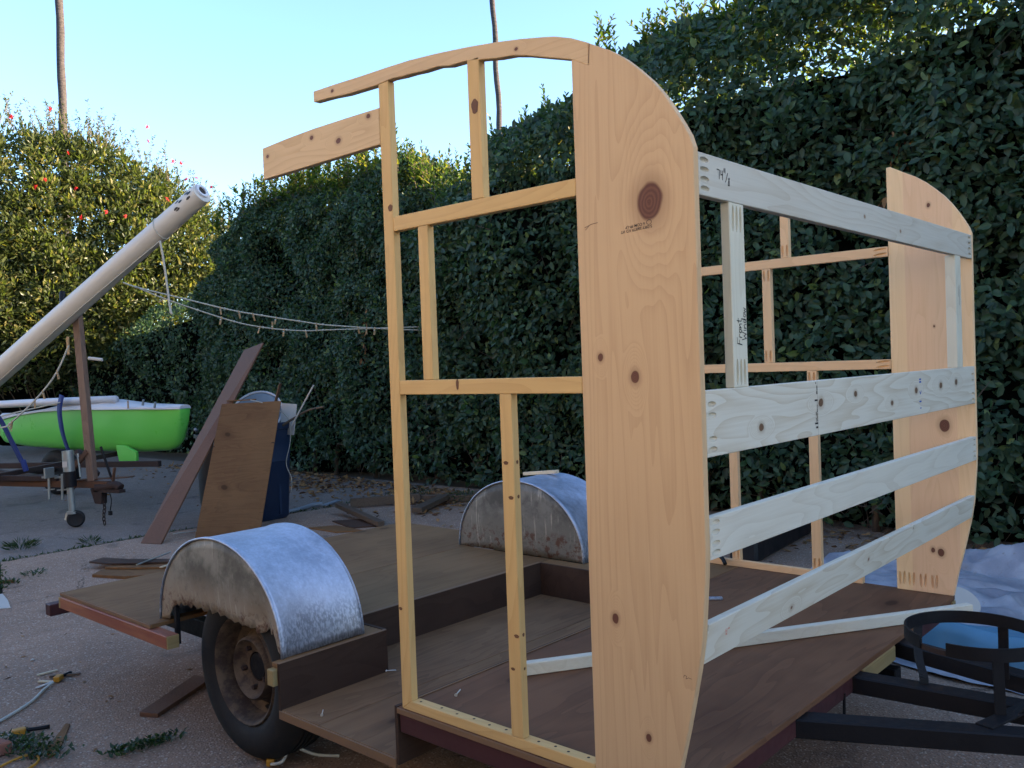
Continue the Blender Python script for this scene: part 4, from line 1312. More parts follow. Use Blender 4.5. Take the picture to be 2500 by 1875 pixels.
strokes('handwriting', [[(0, 0), (1.5, .3), (3, 0), (4.5, .25), (6, 0)], [(.5, -1), (2, -.8), (3.5, -1.1)]], (-.0005, 1.866, 1.19), (0, 0, -1), (0, 1, 0), .012, .0011, M_ink, f2)
# grade stamps: upside down on the side panels
def stamp(org, ux, uy, s, mat, parent):
    text('grade_stamp', 'S-DRY 2&BTR KD HT', Vector(org) + Vector(uy) * 0, ux, uy, s, mat, parent, bold=s * .012)
    text('grade_stamp', '6 COM PP-LP', Vector(org) + Vector(ux) * (s * 2.0) + Vector(uy) * (-s * .95), ux, uy, s, mat, parent, bold=s * .012)
    bm = bmesh.new()
    c = Vector(org) + Vector(ux) * (s * .8) + Vector(uy) * (-s * .75)
    nrm = Vector(ux).cross(Vector(uy))
    for k in range(20):
        a0, a1 = 2 * math.pi * k / 20, 2 * math.pi * (k + 1) / 20
        vs = [bm.verts.new(c + (Vector(ux) * math.cos(a) * rr * 1.25 + Vector(uy) * math.sin(a) * rr) + nrm * .0006) for a, rr in ((a0, s * .62), (a1, s * .62), (a1, s * .50), (a0, s * .50))]
        bm.faces.new(vs)
    obj('grade_stamp', bm, mat, parent)
_n = Vector((-1, 0, .02)).normalized()
stamp((-.104, 0, 1.247), (-1, 0, -.055), (.055, 0, -1), .0088, M_ink, pnl)
stamp((-.104, W - TP, 1.002), (-1, 0, -.03), (-.03, 0, 1), .0088, M_inkbrown, fp)
# wide rail: black mill stamp standing on end, blue marks
def rect(bm, y0, y1, z0, z1, x=.0006):
    bm.faces.new([bm.verts.new((x, y, z)) for y, z in ((y0, z0), (y1, z0), (y1, z1), (y0, z1))])
bm = bmesh.new()
rect(bm, .5665, .5845, .8385, .8430); rect(bm, .5655, .5845, .7795, .7840)
rect(bm, .5720, .5845, .7690, .7740); rect(bm, .5785, .5845, .8560, .8640); rect(bm, .5805, .5845, .8650, .8780); rect(bm, .5735, .5775, .8825, .8870)
rect(bm, .5842, .5849, .752, .889)
obj('mill_stamp', bm, M_ink, r2)
text('mill_stamp', 'HF 185', (0, .5775, .7865), (0, 0, 1), (0, -1, 0), .0085, M_ink, r2, bold=.0002)
text('mill_stamp', 'STAND KD-HT', (0, .5838, .7865), (0, 0, 1), (0, -1, 0), .0066, M_ink, r2, bold=.0002)
bm = bmesh.new()
rect(bm, 1.390, 1.410, .8620, .8670); rect(bm, 1.390, 1.410, .8530, .8585)
for a, b in (((1.392, .826), (1.400, .816)), ((1.400, .816), (1.408, .828))):
    d = Vector((0, b[0] - a[0], b[1] - a[1])).normalized(); s = Vector((0, -d.z, d.y)) * .0022
    A, B = Vector((.0006, *a)), Vector((.0006, *b))
    bm.faces.new([bm.verts.new(p) for p in (A - s, B - s, B + s, A + s)])
rect(bm, 1.388, 1.408, .7900, .7950); rect(bm, 1.394, 1.406, .7690, .7730)
obj('blue_mark', bm, M_inkblue, r2)
text('mill_stamp', 'MILL', (-.0148, .118, .366), (0, 0, 1), (0, -1, 0), .011, M_inkred, r4, bold=.0003)
text('mill_stamp', 'KD 19', (-.0148, .106, .356), (0, 0, 1), (0, -1, 0), .011, M_inkred, r4, bold=.0003)
# pencil ticks and the saw mark on the near panel
strokes('pencil_mark', [[(0, 0), (1, .3), (2, .38)], [(.1, -.3), (.6, .1)]], (-.2825, 0, 1.263), (1, 0, 0), (0, 0, 1), .018, .0006, M_inkbrown, pnl)
strokes('pencil_mark', [[(0, 0), (.2, .4), (.6, .3), (.5, -.2), (1.0, .1), (1.6, 0)]], (-.062, 0, .283), (1, 0, 0), (0, 0, 1), .012, .0005, M_inkbrown, pnl)
strokes('pencil_mark', [[(0, 0), (.1, 1)]], (-.2565, 0, 1.628), (1, 0, 0), (0, 0, 1), .040, .0007, M_inkbrown, pnl)

# ================================================================== THINGS ON THE TRAILER
def single(name, src, mat, label, cat, group=None, smooth=False, kind=None):
    return obj(name, src, mat, None, label, smooth, cat, group, kind)
single('timber_batten', beam((-.892, .378, .0205), (.022, 1.822, .0205), .030, .038, b=.002), wood('batten_wood', PALE_L, PALE_D, 'y', ring=5, contrast=.25), 'pale timber batten lying loose across the front deck', 'batten')
single('timber_stick', beam((-2.30, 2.06, .352), (-1.985, 1.96, .392), .024, .018, b=.0015), M_pale, 'short pale stick balanced on top of the far fender', 'stick')
def screw(x, y, z, a, lab):
    M = Matrix.Translation((x, y, z)) @ Matrix.Rotation(a, 4, 'Z') @ Matrix.Rotation(math.radians(86), 4, 'Y')
    single('screw', add_lathe(bmesh.new(), [(0, -.0200), (.0048, -.0200), (.0036, -.0150), (.0018, -.0140), (.0016, .018), (0, .022)], M, 10), M_screw, lab, 'screw', 'loose screws on the trailer floor')
screw(-1.454, .062, -.1450, 2.4, 'bright loose screw lying on the low floor in front of the step box')
screw(-1.608 + .03, .455, -.1450, .6, 'bright loose screw beside the far corner of the step box')
screw(-.93, .17, .0052, 2.0, 'small bright screw on the front deck behind the door post')
single('metal_bracket', beam((-.845, 1.47, .006), (-.795, 1.505, .006), .022, .010, b=.002), M_galv, 'small shiny metal fitting lying on the far part of the front deck', 'bracket')
cl = thing('clamp', 'black clamp handle lying over the far sill plate', 'clamp', (-1.07, 2.0, .03))
obj('handle', tube(smooth_path([(-1.09, 2.03, .040), (-1.06, 2.00, .036), (-1.035, 1.975, .022)], 5), .009, 10), M_black, cl, smooth=True)
obj('bar', beam((-1.14, 2.06, .050), (-1.085, 2.026, .041), .014, .006, b=.001), M_black, cl)
# ================================================================== YARD THINGS
# ---- bin and boards leaning on it
bin_ = thing('rubbish_bin', 'dark blue square rubbish bin full of scraps behind the plywood sheet', 'bin', (-6.68, 3.06, GZ))
def rsq(h, n=5, r=.05, c=(-6.685, 3.055)):
    P = []
    for k, (sx, sy) in enumerate(((1, 1), (-1, 1), (-1, -1), (1, -1))):
        for i in range(n):
            a = math.pi / 2 * (k + i / (n - 1))
            P.append((c[0] + sx * (h - r) + r * math.cos(a), c[1] + sy * (h - r) + r * math.sin(a)))
    return P
bm = bmesh.new()
prev = None
for z, h in ((GZ + .002, .225), (GZ + .03, .245), (.10, .265), (.115, .272), (.13, .266), (.42, .283), (.425, .302), (.485, .305), (.487, .285), (.30, .270), (.28, .268)):
    ringv = [bm.verts.new((x, y, z)) for x, y in rsq(h)]
    if prev:
        for i in range(len(ringv)):
            bm.faces.new([prev[i], prev[(i + 1) % len(ringv)], ringv[(i + 1) % len(ringv)], ringv[i]])
    else: bm.faces.new(ringv[::-1])
    prev = ringv
bm.faces.new(prev)
sharp(obj('body', bm, M_bin, bin_), 35)
bm = bmesh.new()
for y in (2.93, 3.18):
    add_box(bm, -6.455, -6.428, y - .012, y + .012, GZ + .05, .40)
obj('ribs', bm, M_bin, bin_)
bb = thing('rubbish_bin', 'black round rubbish bin mostly hidden behind the leaning plank', 'bin', (-7.20, 3.02, GZ))
sharp(obj('body', add_lathe(bmesh.new(), [(0, GZ + .002), (.17, GZ + .002), (.205, GZ + .04), (.225, GZ + .14), (.235, .10), (.242, .34), (.258, .345), (.258, .375), (.245, .378), (.23, .20), (0, .18)], Matrix.Translation((-7.22, 3.03, 0)), 40), M_binblack, bb), 35)
obj('handle', beam((-7.37, 2.86, .40), (-7.30, 2.80, .43), .03, .03, b=.008), M_lidgrey, bb)

def board(name, BL, BR, TL, TR, t, mat, label, cat):
    BL, BR, TL, TR = map(Vector, (BL, BR, TL, TR))
    n = (BR - BL).cross(TL - BL).normalized()
    bm = bmesh.new()
    A = [bm.verts.new(p) for p in (BL, BR, TR, TL)]
    B = [bm.verts.new(p - n * t) for p in (BL, BR, TR, TL)]
    bm.faces.new(A); bm.faces.new(B[::-1])
    for i in range(4): bm.faces.new([A[i], B[i], B[(i + 1) % 4], A[(i + 1) % 4]])
    return single(name, bev(bm, .0015), mat, label, cat)
board('plywood_sheet', (-6.250, 2.190, GZ + .004), (-5.905, 2.615, GZ + .004), (-6.60, 2.70, .690), (-6.205, 3.085, .700), .016, M_sheet, 'brown plywood sheet leaning against the blue rubbish bin', 'plywood sheet')
bm = bmesh.new()
# saw line on the sheet: a shallow dark groove strip
sheet = bpy.data.objects['plywood_sheet']
A, B = Vector((-6.483, 2.530, .310)), Vector((-6.107, 2.929, .325))
nn = Vector((.345, .425, 0)).cross(Vector((-.35, .51, 1.136))).normalized() * .0008
up_ = Vector((-.35, .51, 1.136)).normalized() * .006
bm.faces.new([bm.verts.new(p + nn) for p in (A - up_, B - up_, B + up_, A + up_)])
o_ = obj('saw_line', bm, M_riser, sheet)
board('brown_plank', (-6.469, 1.812, GZ + .004), (-6.274, 1.893, GZ + .004), (-7.244, 3.35, 1.215), (-6.880, 3.35, 1.275), .018, M_plank_brown, 'long brown plank leaning steeply across to the bins', 'plank')
pk = bpy.data.objects['brown_plank']
# things in the bin
lid = thing('round_tray', 'blue-grey round tray with a pale rim sticking up out of the bin', 'tray', (-6.86, 3.22, .45))
Ml = Matrix.Translation((-6.80, 3.19, .565)) @ Matrix.Rotation(math.radians(62), 4, Vector((.75, .62, .25))) @ Matrix.Rotation(math.radians(-8), 4, 'Y')
obj('dish', add_lathe(bmesh.new(), [(0, .05), (.13, .045), (.21, .02), (.25, 0), (.25, -.006), (.21, .012), (0, .042)], Ml, 40), M_lidgrey, lid, smooth=True)
obj('rim', add_lathe(bmesh.new(), [(.245, -.004), (.262, -.006), (.264, .010), (.247, .012)], Ml, 40, close=True), M_white, lid, smooth=True)
board('white_board', (-6.52, 3.27, .36), (-6.30, 3.27, .36), (-6.53, 3.30, .665), (-6.275, 3.30, .655), .008, M_paper, 'white panel offcut standing in the right corner of the bin', 'board')
single('white_stick', beam((-6.27, 3.23, .45), (-5.985, 3.30, .835), .014, .010, b=.001), M_paper, 'thin white stick poking up to the right out of the bin', 'stick')
single('branch', tube(smooth_path([(-6.42, 3.20, .44), (-6.25, 3.26, .53), (-6.08, 3.30, .60), (-5.90, 3.34, .628)], 4), [.016, .014, .013, .012] + [.010] * 9, 8), M_bark, 'grey branch lying over the right rim of the bin', 'branch', smooth=True)
single('scrap_strip', beam((-6.66, 3.22, .40), (-6.53, 3.30, .86), .05, .010, b=.001), M_plank_brown, 'narrow brown timber strip upright in the bin', 'timber strip')
single('scrap_strip', beam((-6.72, 2.83, .712), (-6.47, 2.98, .718), .03, .012, b=.001), M_sheet, 'thin plywood offcut lying on the bin behind the leaning sheet', 'timber strip')
single('white_string', tube(smooth_path([(-6.40, 2.88, .72), (-6.30, 3.02, .66), (-6.335, 3.24, .52), (-6.345, 3.26, .30), (-6.40, 3.24, .09), (-6.365, 3.27, -.06), (-6.375, 3.27, -.19)], 5), .004, 5), M_rope, 'thin white string hanging down the side of the bin', 'string', smooth=True)

# ---- boat on its trailer
HA = math.radians(15); HD = Vector((math.cos(HA), math.sin(HA), 0)); HN = Vector((-HD.y, HD.x, 0)); H0 = Vector((-8.30, 3.075, 0))
def hp(s, t, z): return H0 + HD * s + HN * t + Vector((0, 0, z))
boat = thing('catamaran', 'green catamaran hull with white deck, strapped to a boat trailer', 'boat', tuple(hp(-1.4, .15, .0)))
st = [(-3.20, .25, .47, .07), (-3.12, .20, .495, .12), (-2.7, .155, .555, .16), (-2.2, .135, .60, .18), (-1.6, .115, .63, .19), (-1.1, .110, .625, .19), (-.6, .115, .618, .175), (-.25, .135, .612, .155), (-.13, .165, .610, .13), (-.06, .23, .609, .105), (.0, .40, .608, .085), (.02, .55, .607, .075)]
bm = bmesh.new(); prev = None
for s, zb, zt, hw in st:
    sec = []
    for k in range(13):
        a = math.pi * k / 12
        t = -math.cos(a)
        z = zb + (zt - zb) * (1 - math.sin(a) ** 0.75)
        sec.append(bm.verts.new(hp(s, t * hw * (1 - .12 * (1 - math.sin(a))) + .17, z)))
    if prev:
        for k in range(12): bm.faces.new([prev[k], prev[k + 1], sec[k + 1], sec[k]])
    else: bm.faces.new(sec)
    prev = sec
bm.faces.new(prev[::-1])
obj('hull', bm, M_green, boat, smooth=True)
bm = bmesh.new(); prev = None
for s, zb, zt, hw in st[1:]:
    crown = .045 + .07 * math.exp(-((s + 1.35) / .40) ** 2) - .01 * max(0, s + .6)
    if s < -1.9: crown = .03
    sec = [bm.verts.new(hp(s, .17 + hw * 1.06 * t, zt + dz * crown)) for t, dz in ((-1, -.15), (-1, .25), (-.85, .7), (-.5, 1), (0, 1.08), (.5, 1), (.85, .7), (1, .25), (1, -.15))]
    if prev:
        for k in range(8): bm.faces.new([prev[k], prev[k + 1], sec[k + 1], sec[k]])
        bm.faces.new([prev[0], sec[0], sec[8], prev[8]])
    else: bm.faces.new(sec)
    prev = sec
bm.faces.new(prev[::-1])
sharp(obj('deck', bm, M_white, boat), 45)
obj('skeg', prism([(-.92, .20), (-.78, .20), (-.60, .13), (-.60, .028), (-.88, .018), (-.90, .09)], -.02, .02, 'y', .004), M_green, boat)
sk = [o for o in bpy.data.objects if o.parent == boat and o.name.startswith('skeg')][0]
for v in sk.data.vertices:
    v.co = hp(v.co.x, v.co.y + .02, v.co.z)
obj('bow_cap', tube([tuple(hp(-3.28, .15, .49)), tuple(hp(-3.15, .15, .535)), tuple(hp(-2.95, .15, .55))], [.03, .045, .03], 10), M_white, boat, smooth=True)
obj('cross_beam', tube([tuple(hp(-.93, .04, .725)), tuple(hp(-2.0, -.06, .715)), tuple(hp(-3.3, -.16, .69)), tuple(hp(-4.2, -.22, .67))], .045, 16), M_white, boat, smooth=True)
for s, z in ((-.42, .69), (-.235, .66)):
    obj('deck_cleat', tube([tuple(hp(s, -.03, z - .035)), tuple(hp(s + .02, -.03, z + .03))], .012, 8), M_lidgrey, boat)

def strap(pts, wd, label):
    bm = bmesh.new()
    q = smooth_path(pts, 6)
    prev = None
    for i, p in enumerate(q):
        d = (q[min(i + 1, len(q) - 1)] - q[max(i - 1, 0)]).normalized()
        s = d.cross(HN).normalized() * wd / 2
        v = [bm.verts.new(p - s), bm.verts.new(p + s)]
        if prev: bm.faces.new([prev[0], prev[1], v[1], v[0]])
        prev = v
    o = single('ratchet_strap', bm, M_blue, label, 'strap', 'blue straps tying down the boat', smooth=True)
    md = o.modifiers.new('t', 'SOLIDIFY'); md.thickness = .003
    return o
strap([hp(-1.62, -.14, .795), hp(-1.66, -.15, .62), hp(-1.70, -.10, .38), hp(-1.76, .0, .17), hp(-1.77, .06, .08)], .085, 'wide blue strap running down over the green hull')
s2 = strap([Vector((-8.90, 1.46, .70)), Vector((-8.868, 1.545, .594)), Vector((-8.835, 1.63, .37)), Vector((-8.803, 1.71, .148))], .075, 'blue strap slanting down to the trailer at the left edge')
obj('ratchet', beam((-8.80, 1.715, .17), (-8.79, 1.74, .05), .07, .05, b=.008), M_blue, s2)

# boat trailer
TA = math.radians(22); TD = Vector((math.cos(TA), math.sin(TA), 0)); TN = Vector((-TD.y, TD.x, 0)); T0 = Vector((-7.83, 2.0, 0))
def tp(s, t, z): return T0 + TD * s + TN * t + Vector((0, 0, z))
bt = thing('boat_trailer', 'rusty boat trailer with a tall mast post and a jockey wheel', 'trailer', tuple(tp(-1.0, 0, GZ)))
obj('drawbar', beam(tp(-3.2, 0, -.045), tp(.20, 0, -.055), .06, .065, b=.004), M_rust, bt)
obj('coupler_plate', beam(tp(-.22, .0, -.014), tp(.38, .10, .010), .12, .010, b=.002), M_rust, bt, 'rusty bent plate over the coupler')
obj('frame_rail', beam(tp(-3.4, .62, .02), tp(.15, .75, .06), .05, .06, b=.003), M_rustdark, bt)
obj('frame_rail', beam(tp(-3.6, -.40, .05), tp(-.42, -.02, .0), .04, .05, b=.003), M_rustdark, bt)
obj('frame_rail', beam(tp(-3.2, 1.05, -.03), tp(-.30, .05, -.04), .05, .06, b=.003), M_rustdark, bt)
obj('cradle_bar', beam(tp(-1.1, -.5, .02), tp(-1.1, 1.5, .09), .05, .05, b=.003), M_rustdark, bt)
obj('axle', tube([tuple(tp(-2.3, -.9, -.13)), tuple(tp(-2.3, 1.9, -.13))], .03, 10), M_rustdark, bt)
for t in (-.8, 1.75):
    e = add_lathe(bmesh.new(), [(0, -.08), (.14, -.08), (.16, -.10), (.24, -.095), (.275, -.06), (.28, 0), (.275, .06), (.24, .095), (.16, .10), (.14, .08), (0, .08)], Matrix.Translation(tp(-2.3, t, GZ + .28)) @ Matrix.Rotation(TA, 4, 'Z') @ Matrix.Rotation(math.pi / 2, 4, 'X'), 32)
    obj('wheel', e, M_tyre, bt, smooth=True)
post = obj('mast_post', bev(add_beam(bmesh.new(), tp(.0, 0, -.02), tp(-.165, .06, 1.70), .085, .060, up=tuple(TN)), .004), wood('post_timber', (0.165, 0.105, 0.075), (0.070, 0.042, 0.032), 'z', ring=6, contrast=.5), bt, 'tall weathered mast support post')
obj('post_brace', beam(tp(-.34, -.02, -.01), tp(-.03, -.02, .27), .03, .05, b=.003), M_rust, bt)
obj('post_brace', beam(tp(-.30, .12, .26), tp(.0, .06, .03), .05, .05, b=.003), M_rustdark, bt)
obj('post_brace', tube([tuple(tp(.10, .02, .31)), tuple(tp(.20, .04, -.01))], .012, 8), M_black, bt)
obj('mast_yoke', tube(smooth_path([tp(-.29, .02, 1.83), tp(-.25, -.02, 1.72), tp(-.16, -.04, 1.66), tp(-.06, -.02, 1.70), tp(-.02, .02, 1.74)], 5), .028, 10), M_black, bt, smooth=True)
obj('side_hook', tube([tuple(tp(.02, .0, 1.17)), tuple(tp(.16, .03, 1.15))], .016, 8), M_paper, bt, 'short white peg on the post')
jk = obj('jockey_wheel', tube([(-7.905, 1.808, .290), (-7.900, 1.815, .090)], .052, 20), M_zincpipe, bt, 'galvanised jockey wheel jack', smooth=False)
sharp(jk, 40)
sharp(obj('outer_tube', tube([(-7.900, 1.815, .0895), (-7.899, 1.816, -.06)], .058, 20), M_black, jk), 40)
sharp(obj('inner_tube', tube([(-7.899, 1.816, -.058), (-7.893, 1.824, -.305)], .033, 16), M_zincpipe, jk), 40)
obj('collar', add_lathe(bmesh.new(), [(.03, -.012), (.05, -.012), (.05, .012), (.03, .012)], Matrix.Translation((-7.893, 1.824, -.306)), 18, close=True), M_zincpipe, jk)
obj('clamp_plate', beam(tp(-.42, -.12, .02), tp(-.42, -.12, .12), .11, .02, up=tuple(TD), b=.002), M_zincpipe, jk)
for s in (-.50, -.33):
    bm = bmesh.new()
    add_tube(bm, [tp(s, -.05, .05), tp(s, -.06, -.20)], .013, 8)
    add_beam(bm, tp(s - .09, -.05, .015), tp(s + .11, -.05, .03), .02, .02)
    add_beam(bm, tp(s - .07, -.05, -.11), tp(s + .06, -.05, -.10), .016, .012)
    obj('u_bolt', bm, M_zincpipe, jk)
obj('crank_rod', tube([tuple(tp(-.14, -.03, .25)), tuple(tp(-.12, -.03, .02))], .010, 8), M_zincpipe, jk)
obj('sticker', beam((-7.862, 1.762, .19), (-7.862, 1.762, .135), .05, .004, up=(.5, -.8, 0), b=0), M_paper, jk)
Mw = Matrix.Translation((-7.875, 1.845, GZ + .082)) @ Matrix.Rotation(math.radians(64), 4, 'Z') @ Matrix.Rotation(math.pi / 2, 4, 'X')
sharp(obj('castor', add_lathe(bmesh.new(), [(0, -.028), (.05, -.028), (.062, -.034), (.078, -.026), (.082, -.012), (.082, .012), (.078, .026), (.062, .034), (.05, .028), (0, .028)], Mw, 28), M_tyre, jk), 40)
obj('castor_fork', beam((-7.905, 1.80, -.31), (-7.905, 1.78, GZ + .07), .07, .006, up=(.5, -.8, 0), b=.001), M_zincpipe, jk)
bm = bmesh.new()
add_tube(bm, smooth_path([tp(.06, -.02, -.09), tp(.16, 0, -.075), tp(.28, .0, -.06), tp(.34, 0, -.085)], 4), .042, 12)
add_beam(bm, tp(.04, 0, -.11), tp(.36, 0, -.115), .08, .03)
obj('coupler', bm, M_rustdark, bt, smooth=False)
obj('coupler_lever', beam(tp(.25, 0, -.03), tp(.28, 0, .11), .03, .014, b=.002), M_rust, bt)
obj('hitch_block', prism([(.0, -.09), (.14, -.09), (.13, -.24), (.05, -.235)], -.04, .04, 'y', .004), M_rustdark, bt)
hb = [o for o in bpy.data.objects if o.parent == bt and o.name.startswith('hitch_block')][0]
for v in hb.data.vertices: v.co = tp(v.co.x, v.co.y, v.co.z)
bm = bmesh.new()
zc = -.20; k = 0
while zc > GZ + .012:
    a = math.pi / 2 * (k % 2) + .3
    c = tp(.135 + .008 * math.sin(k), -.01, zc)
    lk = [c + Vector((math.cos(a) * .014 * math.sin(t), math.sin(a) * .014 * math.sin(t), .026 * math.cos(t))) for t in [2 * math.pi * i / 12 for i in range(12)]]
    add_tube(bm, lk, .0052, 5, close=True)
    zc -= .037; k += 1
obj('safety_chain', bm, M_rustdark, bt, smooth=True)
bm = bmesh.new()
add_tube(bm, smooth_path([tp(.22, -.02, -.12), tp(.24, -.02, -.2), tp(.22, -.02, -.30)], 4), .005, 5)
add_box(bm, -.02, .02, -.012, .012, -.02, .02, Matrix.Translation(tp(.22, -.02, -.325)))
obj('padlock', bm, M_black, bt)

# mast tube
mast = thing('mast', 'long off-white mast tube resting high on the rusty post', 'mast', (-7.86, 1.94, 1.70))
mA, mB = Vector((-6.274, 2.410, 2.570)), Vector((-9.72, 1.39, .677))
sharp(obj('tube', tube([mA + (mB - mA) * t for t in (0, .25, .5, .75, 1)], [.092, .099, .107, .110, .110], 28), M_mast, mast), 40)
md_ = (mA - mB).normalized()
Me = Matrix.Translation(mA + md_ * .001) @ md_.to_track_quat('Z', 'Y').to_matrix().to_4x4()
obj('end_ring', add_lathe(bmesh.new(), [(.066, .001), (.038, .001), (.038, .014), (.062, .016)], Me @ Matrix.Translation((0.006, .018, 0)), 28, close=True), M_white, mast)
obj('end_hole', add_lathe(bmesh.new(), [(0, .004), (.039, .004)], Me @ Matrix.Translation((0.006, .018, 0)), 24), M_hole, mast)
bm = bmesh.new()
side = Vector((.45, -.75, -.35)).normalized()
for _ in range(7):
    t = random.uniform(.015, .075)
    p = mA + (mB - mA) * t
    d, s, u = frame_from(mB - mA)
    ang = math.radians(random.uniform(-50, 10))
    dirv = (Vector((.5, -.85, 0)) - md_ * Vector((.5, -.85, 0)).dot(md_)).normalized()
    ax2 = md_.cross(dirv)
    r_ = dirv * math.cos(ang) + ax2 * math.sin(ang)
    c = p + r_ * .0935
    tt = md_.cross(r_)
    vs = [bm.verts.new(c + md_ * (.035 * math.cos(q) * random.uniform(.6, 1.0)) + tt * (.012 * math.sin(q))) for q in [2 * math.pi * i / 8 for i in range(8)]]
    bm.faces.new(vs)
obj('paint_flakes', bm, M_binblack, mast)
cA = mA + (mB - mA) * .140
obj('rope_loop', add_tube(bmesh.new(), [cA + (Matrix.Rotation(a, 3, md_) @ (md_.orthogonal().normalized() * .0975)) + md_ * .02 * math.sin(a) for a in [2 * math.pi * i / 28 for i in range(28)]], .006, 6, close=True), M_rope, mast)
kn = cA + Vector((.02, -.03, -.115))
single('hanging_rope', tube(smooth_path([kn, kn + Vector((.02, .01, -.12)), kn + Vector((.03, .03, -.35)), kn + Vector((.05, .045, -.62)), kn + Vector((.062, .055, -.66))], 5), .010, 6), M_rope, 'white rope end hanging straight down from the mast tube', 'rope', smooth=True)
single('mast_line', tube(smooth_path([kn, mA + (mB - mA) * .45 + Vector((.03, -.05, -.105)), mA + (mB - mA) * .75 + Vector((.03, -.05, -.12)), mB + Vector((.0, -.05, -.13))], 6), .007, 5), M_rope, 'white line stretched tight along the underside of the mast tube', 'rope', smooth=True)

# ---- clothes lines and pegs
PEG = None
def peg(p, d, lab, s=1.0):
    """wooden clothes peg hanging along d"""
    global PEG
    if PEG is None:
        root = bpy.data.objects.new('clothes_peg', None); COL.objects.link(root)
        for sx in (-1, 1):
            bm = bmesh.new()
            add_box(bm, -.0035 + sx * .0045, .0035 + sx * .0045, -.005, .005, -.078, .012)
            for v in bm.verts:
                if v.co.z < -.05: v.co.x += sx * .004
            bev(bm, .001)
            o = obj('peg_leg', bm, M_peg); o.parent = root
        bm = bmesh.new(); add_box(bm, -.010, .010, -.0065, .0065, -.026, -.020)
        o = obj('spring', bm, M_zincpipe); o.parent = root
        PEG = root; r_ = root
    else:
        r_ = PEG.copy(); COL.objects.link(r_)
        for ch in PEG.children:
            c = ch.copy(); COL.objects.link(c); c.parent = r_
    r_.location = p
    r_.rotation_euler = (-Vector(d)).to_track_quat('Z', 'Y').to_euler()
    r_.scale = (s, s, s)
    grp(r_, lab, 'clothes peg', 'clothes pegs on the lines')
def line(pts, r, label):
    q = smooth_path(pts, 8)
    single('clothes_line', tube(q, r, 6), M_rope, label, 'clothes line', 'clothes lines', smooth=True)
    return q
upl = line([(-7.976, 2.45, 1.937), (-7.92, 2.594, 1.881), (-7.739, 3.057, 1.754), (-7.601, 3.411, 1.656), (-7.46, 3.77, 1.584), (-7.314, 4.143, 1.519), (-7.215, 4.396, 1.48), (-6.95, 5.06, 1.425), (-6.78, 5.48, 1.405)], .0085, 'upper of the two cotton clothes lines strung before the hedge')
lol = line([(-7.92, 2.594, 1.875), (-7.835, 2.812, 1.773), (-7.70, 3.155, 1.637), (-7.568, 3.494, 1.516), (-7.462, 3.765, 1.458), (-7.371, 3.997, 1.429), (-7.297, 4.187, 1.419), (-7.216, 4.394, 1.425), (-6.934, 5.114, 1.440), (-6.80, 5.45, 1.446)], .0075, 'lower, more sagging cotton clothes line strung before the hedge')
bm = bmesh.new()
for q in (upl, lol):
    for i in range(7, len(q) - 10, 8):
        bmesh.ops.create_icosphere(bm, subdivisions=1, radius=.015, matrix=Matrix.Translation(q[i]))
kn_ = obj('line_knots', bm, M_rope, bpy.data.objects['clothes_line'], smooth=True, kind='stuff')
def at(q, y):
    return min(q, key=lambda p: abs(p.y - y))
pu = [(3.31, (0, .1, -1), 'fifth'), (3.52, (.0, .25, -1), ''), (3.62, (0, .35, -1), ''), (3.88, (.0, -.3, -1), ''), (4.27, (0, 0, -1), ''), (4.72, (0, .3, -1), ''), (4.80, (0, 0, -1), ''), (4.86, (0, -.1, -1), '')]
names_u = ['peg on the upper line straight above the lower line peg', 'dark tilted peg on the upper line, left of a pale one', 'pale tilted peg on the upper line before the dip', 'peg leaning left on the upper line above the plank tip', 'straight peg on the upper line right of the plank tip',
           'tilted peg on the upper line left of the door post', 'short upright peg on the upper line near the door post', 'last peg on the upper line before the door post']
for (y, d, _), nm_ in zip(pu, names_u):
    p = at(upl, y); peg(p, d, 'small wooden ' + nm_, .98)
pl_ = [(2.80, (0, -.8, -.5)), (3.33, (0, -.25, -1)), (3.70, (0, -.4, -1)), (3.82, (0, 0, 1)), (3.93, (0, -.25, -1)), (4.17, (0, .2, -1))]
names_l = ['peg lying sideways at the left end of the lower line', 'peg on the lower line directly under an upper line peg', 'peg leaning left on the lower line near its lowest part', 'peg standing upright on the lower line', 'yellowish peg on the lower line above the plank tip', 'greyish peg at the lowest point of the lower line']
for (y, d), nm_ in zip(pl_, names_l):
    p = at(lol, y); peg(p, d, 'small wooden ' + nm_, .98)
ll = line([tp(-.20, -.02, 1.30), tp(-.36, -.05, 1.02), tp(-.58, -.10, .78), tp(-.82, -.16, .58), tp(-.95, -.2, .52), tp(-1.6, -.3, .50)], .0085, 'cotton clothes line sloping from the mast post down to the boat')
for i, (k_, d, nm_) in enumerate([(.18, (.2, .1, -1), 'peg crossed on the sloping line just left of the post'), (.33, (.15, .1, -1), 'upper of the middle pair of pegs on the sloping line'), (.40, (.0, .0, -1), 'lower of the middle pair of pegs on the sloping line'), (.62, (-.3, -.1, -1), 'peg in the bunch at the foot of the sloping line'), (.66, (.4, 0, -1), 'second peg in the bunch at the foot of the sloping line'), (.80, (0, 0, -1), 'fat peg hanging below the white crossbeam')]):
    peg(ll[int(k_ * (len(ll) - 1))], d, 'small wooden ' + nm_, 1.0)
peg(hp(-.64, -.04, .70), (0, 0, -1), 'small wooden peg clipped to the white boat deck', 1.0)
bm = bmesh.new()
pl = tp(-.22, -.01, 1.36)
add_box(bm, -.018, .018, -.012, .012, -.12, .06, Matrix.Translation(pl + Vector((0, 0, -.03))))
bev(bm, .008)
single('pulley_block', bm, M_peg, 'wooden pulley block hanging on the mast post', 'pulley')
